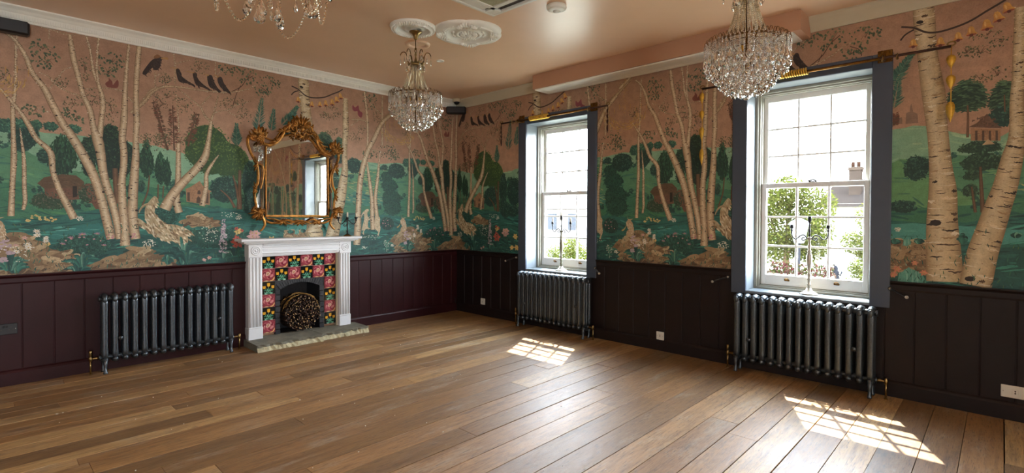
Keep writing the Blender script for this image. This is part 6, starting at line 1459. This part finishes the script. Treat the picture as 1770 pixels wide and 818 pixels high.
# houses across the street
H1 = thing('house', 'brown roofed house with a brick chimney across the street', 'house', (22,-2.2,-.32))
def cbox(b, a, c, col): b.box(a, c, C3(*col)+(1,))
b = MB(); cbox(b, (0,-5,0), (6,2.2,2.35), (120,116,108)); b.build('wall', M['outpaint'], H1)
b = MB(); b.add([(-.3,-5.2,2.2),(-.3,2.5,2.2),(2.6,2.3,3.55),(2.6,-5.2,3.75)], [(0,1,2,3)], False, C3(30,26,24)+(1,)); b.add([(2.6,2.3,3.55),(2.6,-5.2,3.75),(6.2,-5.2,2.2),(6.2,2.5,2.2)], [(0,1,2,3)], False, C3(30,26,24)+(1,)); b.add([(-.3,2.5,2.2),(6.2,2.5,2.2),(2.6,2.3,3.55)], [(0,1,2)], False, C3(150,130,116)+(1,)); b.build('roof', M['outpaint'], H1)
b = MB(); cbox(b, (.9,1.0,2.6), (1.4,1.46,4.0), (38,32,28)); cbox(b, (.86,.96,3.9), (1.44,1.5,4.05), (44,37,32)); 
for k in range(2): b.lathe([(.07,4.05),(.08,4.1),(.07,4.3)], 10, (1.15,1.12+k*.22,0), col=C3(30,19,14)+(1,))
b.build('chimney', M['outpaint'], H1)
for y in (-.2,-2.4):
    b = MB(); cbox(b, (-.02,y,.9), (.02,y+.7,1.9), (40,44,48)); b.build('house_window', M['outpaint'], H1)
H2 = thing('house', 'pale house seen through the window nearer the room corner', 'house', (20,12.6,-.32))
b = MB(); cbox(b, (0,-2.6,0), (5,3.4,2.3), (96,92,90)); b.build('wall', M['outpaint'], H2)
b = MB(); b.add([(-.3,-2.8,2.2),(-.3,3.6,2.2),(2.5,3.6,3.1),(2.5,-2.8,3.1)], [(0,1,2,3)], False, C3(70,66,64)+(1,)); b.add([(2.5,3.6,3.1),(2.5,-2.8,3.1),(5.3,-2.8,2.2),(5.3,3.6,2.2)], [(0,1,2,3)], False, C3(70,66,64)+(1,)); b.build('roof', M['outpaint'], H2)
for y in (-1.6,.0,1.6):
    b = MB(); cbox(b, (-.03,y,.9), (.02,y+.7,1.9), (50,52,56)); b.build('house_window', M['outpaint'], H2)
# brick wall with flowers, lantern, statue
GW = MB(); r = random.Random(2)
for k in range(7):
    y = -.9 if k % 2 else -1.05
    while y > -3.4:
        GW.bbox((7.0,y,-.32+k*.08), (7.14,y-.21,-.32+k*.08+.07), .006, tuple(v*r.uniform(.8,1.2) for v in C3(46,36,31))+(1,)); y -= .22
tag(GW.build('garden_wall', M['outpaint']), 'low brick garden wall outside the window', 'garden wall')
FB = thing('flower_box', 'box of pink and red flowers outside the window', 'flower box', (3.6,-3.70,-.32))
b = MB(); b.bbox((-.14,-.42,0), (.14,.42,.86), .01, C3(170,160,150)+(1,)); b.build('trough', M['outpaint'], FB)
b = MB(); r = random.Random(6)
for k in range(800):
    p = (r.uniform(-.15,.15), r.uniform(-.42,.42), .86+r.random()**1.5*.17); c = r.choice([C3(76,44,44),C3(66,30,32),C3(46,54,22),C3(56,62,28),C3(84,66,58),C3(84,78,60)])
    b.ball(p, r.uniform(.007,.018), 5, 4, False, col=c+(1,))
tag(b.build('blossom', M['leaf'], FB, fix=False), kind='stuff')
LN = thing('street_lantern', 'white hexagonal street lantern on a post outside', 'lantern', (4.3,-3.50,-.32))
b = MB(); b.lathe([(.05,0),(.05,.1),(.022,.14),(.02,1.28),(.035,1.3)], 12, col=C3(36,38,44)+(1,)); b.build('post', M['outpaint'], LN)
b = MB(); b.lathe([(.07,1.30),(.085,1.33),(.135,1.58),(.15,1.60)], 6, smooth=False, col=C3(104,106,108)+(1,)); b.build('lamp_body', M['outpaint'], LN)
b = MB(); b.lathe([(.175,1.60),(.12,1.66),(.03,1.70),(.02,1.74),(.0,1.75)], 6, smooth=False, col=C3(90,94,98)+(1,)); b.build('lamp_hood', M['outpaint'], LN)
ST = MB(); ST.lathe([(.10,0),(.10,.12),(.075,.14),(.085,.24),(.06,.32),(.075,.38),(.045,.43),(.05,.47),(.035,.52),(.0,.54)], 10, (9.6,-2.95,-.32), col=C3(26,27,32)+(1,)); ST.tube([(9.6,-2.98,.05),(9.55,-3.06,-.02),(9.55,-3.09,.08)], .02, 6, col=C3(26,27,32)+(1,)); ST.tube([(9.6,-2.93,.18),(9.6,-2.91,.25),(9.6,-2.95,.29)], [.02,.014,.006], 6, col=C3(26,27,32)+(1,))
tag(ST.build('garden_statue', M['outpaint']), 'small dark garden statue across the street', 'statue')

# ------------------------------------------------------------------ light
w = bpy.data.worlds.new('sky'); SC.world = w; w.use_nodes = True; nt = w.node_tree; bg = nt.nodes['Background']
tc = nt.nodes.new('ShaderNodeTexCoord'); sx = nt.nodes.new('ShaderNodeSeparateXYZ'); nt.links.new(tc.outputs['Generated'], sx.inputs[0])
rp = nt.nodes.new('ShaderNodeValToRGB'); e = rp.color_ramp.elements; e[0].position = .45; e[0].color = (.94,.96,1,1); e[1].position = .9; e[1].color = (.68,.82,1,1)
mr = nt.nodes.new('ShaderNodeMapRange'); mr.inputs['From Min'].default_value = -1; nt.links.new(sx.outputs['Z'], mr.inputs['Value']); nt.links.new(mr.outputs['Result'], rp.inputs['Fac'])
nt.links.new(rp.outputs['Color'], bg.inputs['Color']); bg.inputs['Strength'].default_value = SKY
ld = bpy.data.lights.new('sun', 'SUN'); ld.energy = SUN; ld.angle = .009; ld.color = (1,.93,.80)
so = bpy.data.objects.new('sun', ld); COL.objects.link(so); so.rotation_euler = Vector((-.605,-.285,-1)).to_track_quat('-Z', 'Y').to_euler()
for i, (a, c) in enumerate(WIN):                       # sky portals in the openings guide the sampling only
    pl = bpy.data.lights.new('window_portal', 'AREA'); pl.shape = 'RECTANGLE'; pl.size = WZ1-WZ0; pl.size_y = a-c; pl.cycles.is_portal = True
    po = bpy.data.objects.new('window_portal', pl); COL.objects.link(po); po.location = (.47, (a+c)/2, (WZ0+WZ1)/2); po.rotation_euler = (0, PI/2, 0)

for i, (a, c) in enumerate(FILL_WIN):
    pl = bpy.data.lights.new('window_portal', 'AREA'); pl.shape = 'RECTANGLE'; pl.size = a-c; pl.size_y = WZ1-WZ0; pl.cycles.is_portal = True
    po = bpy.data.objects.new('window_portal', pl); COL.objects.link(po); po.location = ((a+c)/2, YB-.25, (WZ0+WZ1)/2); po.rotation_euler = (PI/2, 0, 0)
# ------------------------------------------------------------------ camera
yaw, pitch, roll = .75943, .01507, .00362
F = Vector((math.cos(yaw)*math.cos(pitch), math.sin(yaw)*math.cos(pitch), -math.sin(pitch)))
Rt = Vector((math.sin(yaw), -math.cos(yaw), 0)); U = Rt.cross(F)
r2 = Rt*math.cos(roll)+U*math.sin(roll); u2 = -Rt*math.sin(roll)+U*math.cos(roll)
cd = bpy.data.cameras.new('camera'); co = bpy.data.objects.new('camera', cd); COL.objects.link(co)
co.matrix_world = Matrix(((r2.x,u2.x,-F.x,CAM.x),(r2.y,u2.y,-F.y,CAM.y),(r2.z,u2.z,-F.z,CAM.z),(0,0,0,1)))
cd.sensor_fit = 'HORIZONTAL'; cd.sensor_width = 36; cd.lens = 36*886.21/1770; cd.shift_x = -4.71/1770; cd.shift_y = -21.55/1770; cd.clip_start = .05; cd.clip_end = 200
SC.camera = co
SC.view_settings.view_transform = 'Standard'; SC.view_settings.look = 'None'; SC.view_settings.gamma = 1; SC.view_settings.use_curve_mapping = False
SC.view_settings.exposure = EXPO
cy = SC.cycles
cy.use_denoising = True; cy.sample_clamp_indirect = 6; cy.max_bounces = 12; cy.diffuse_bounces = 6; cy.glossy_bounces = 5; cy.transmission_bounces = 8; cy.transparent_max_bounces = 12
cy.caustics_reflective = False; cy.caustics_refractive = False
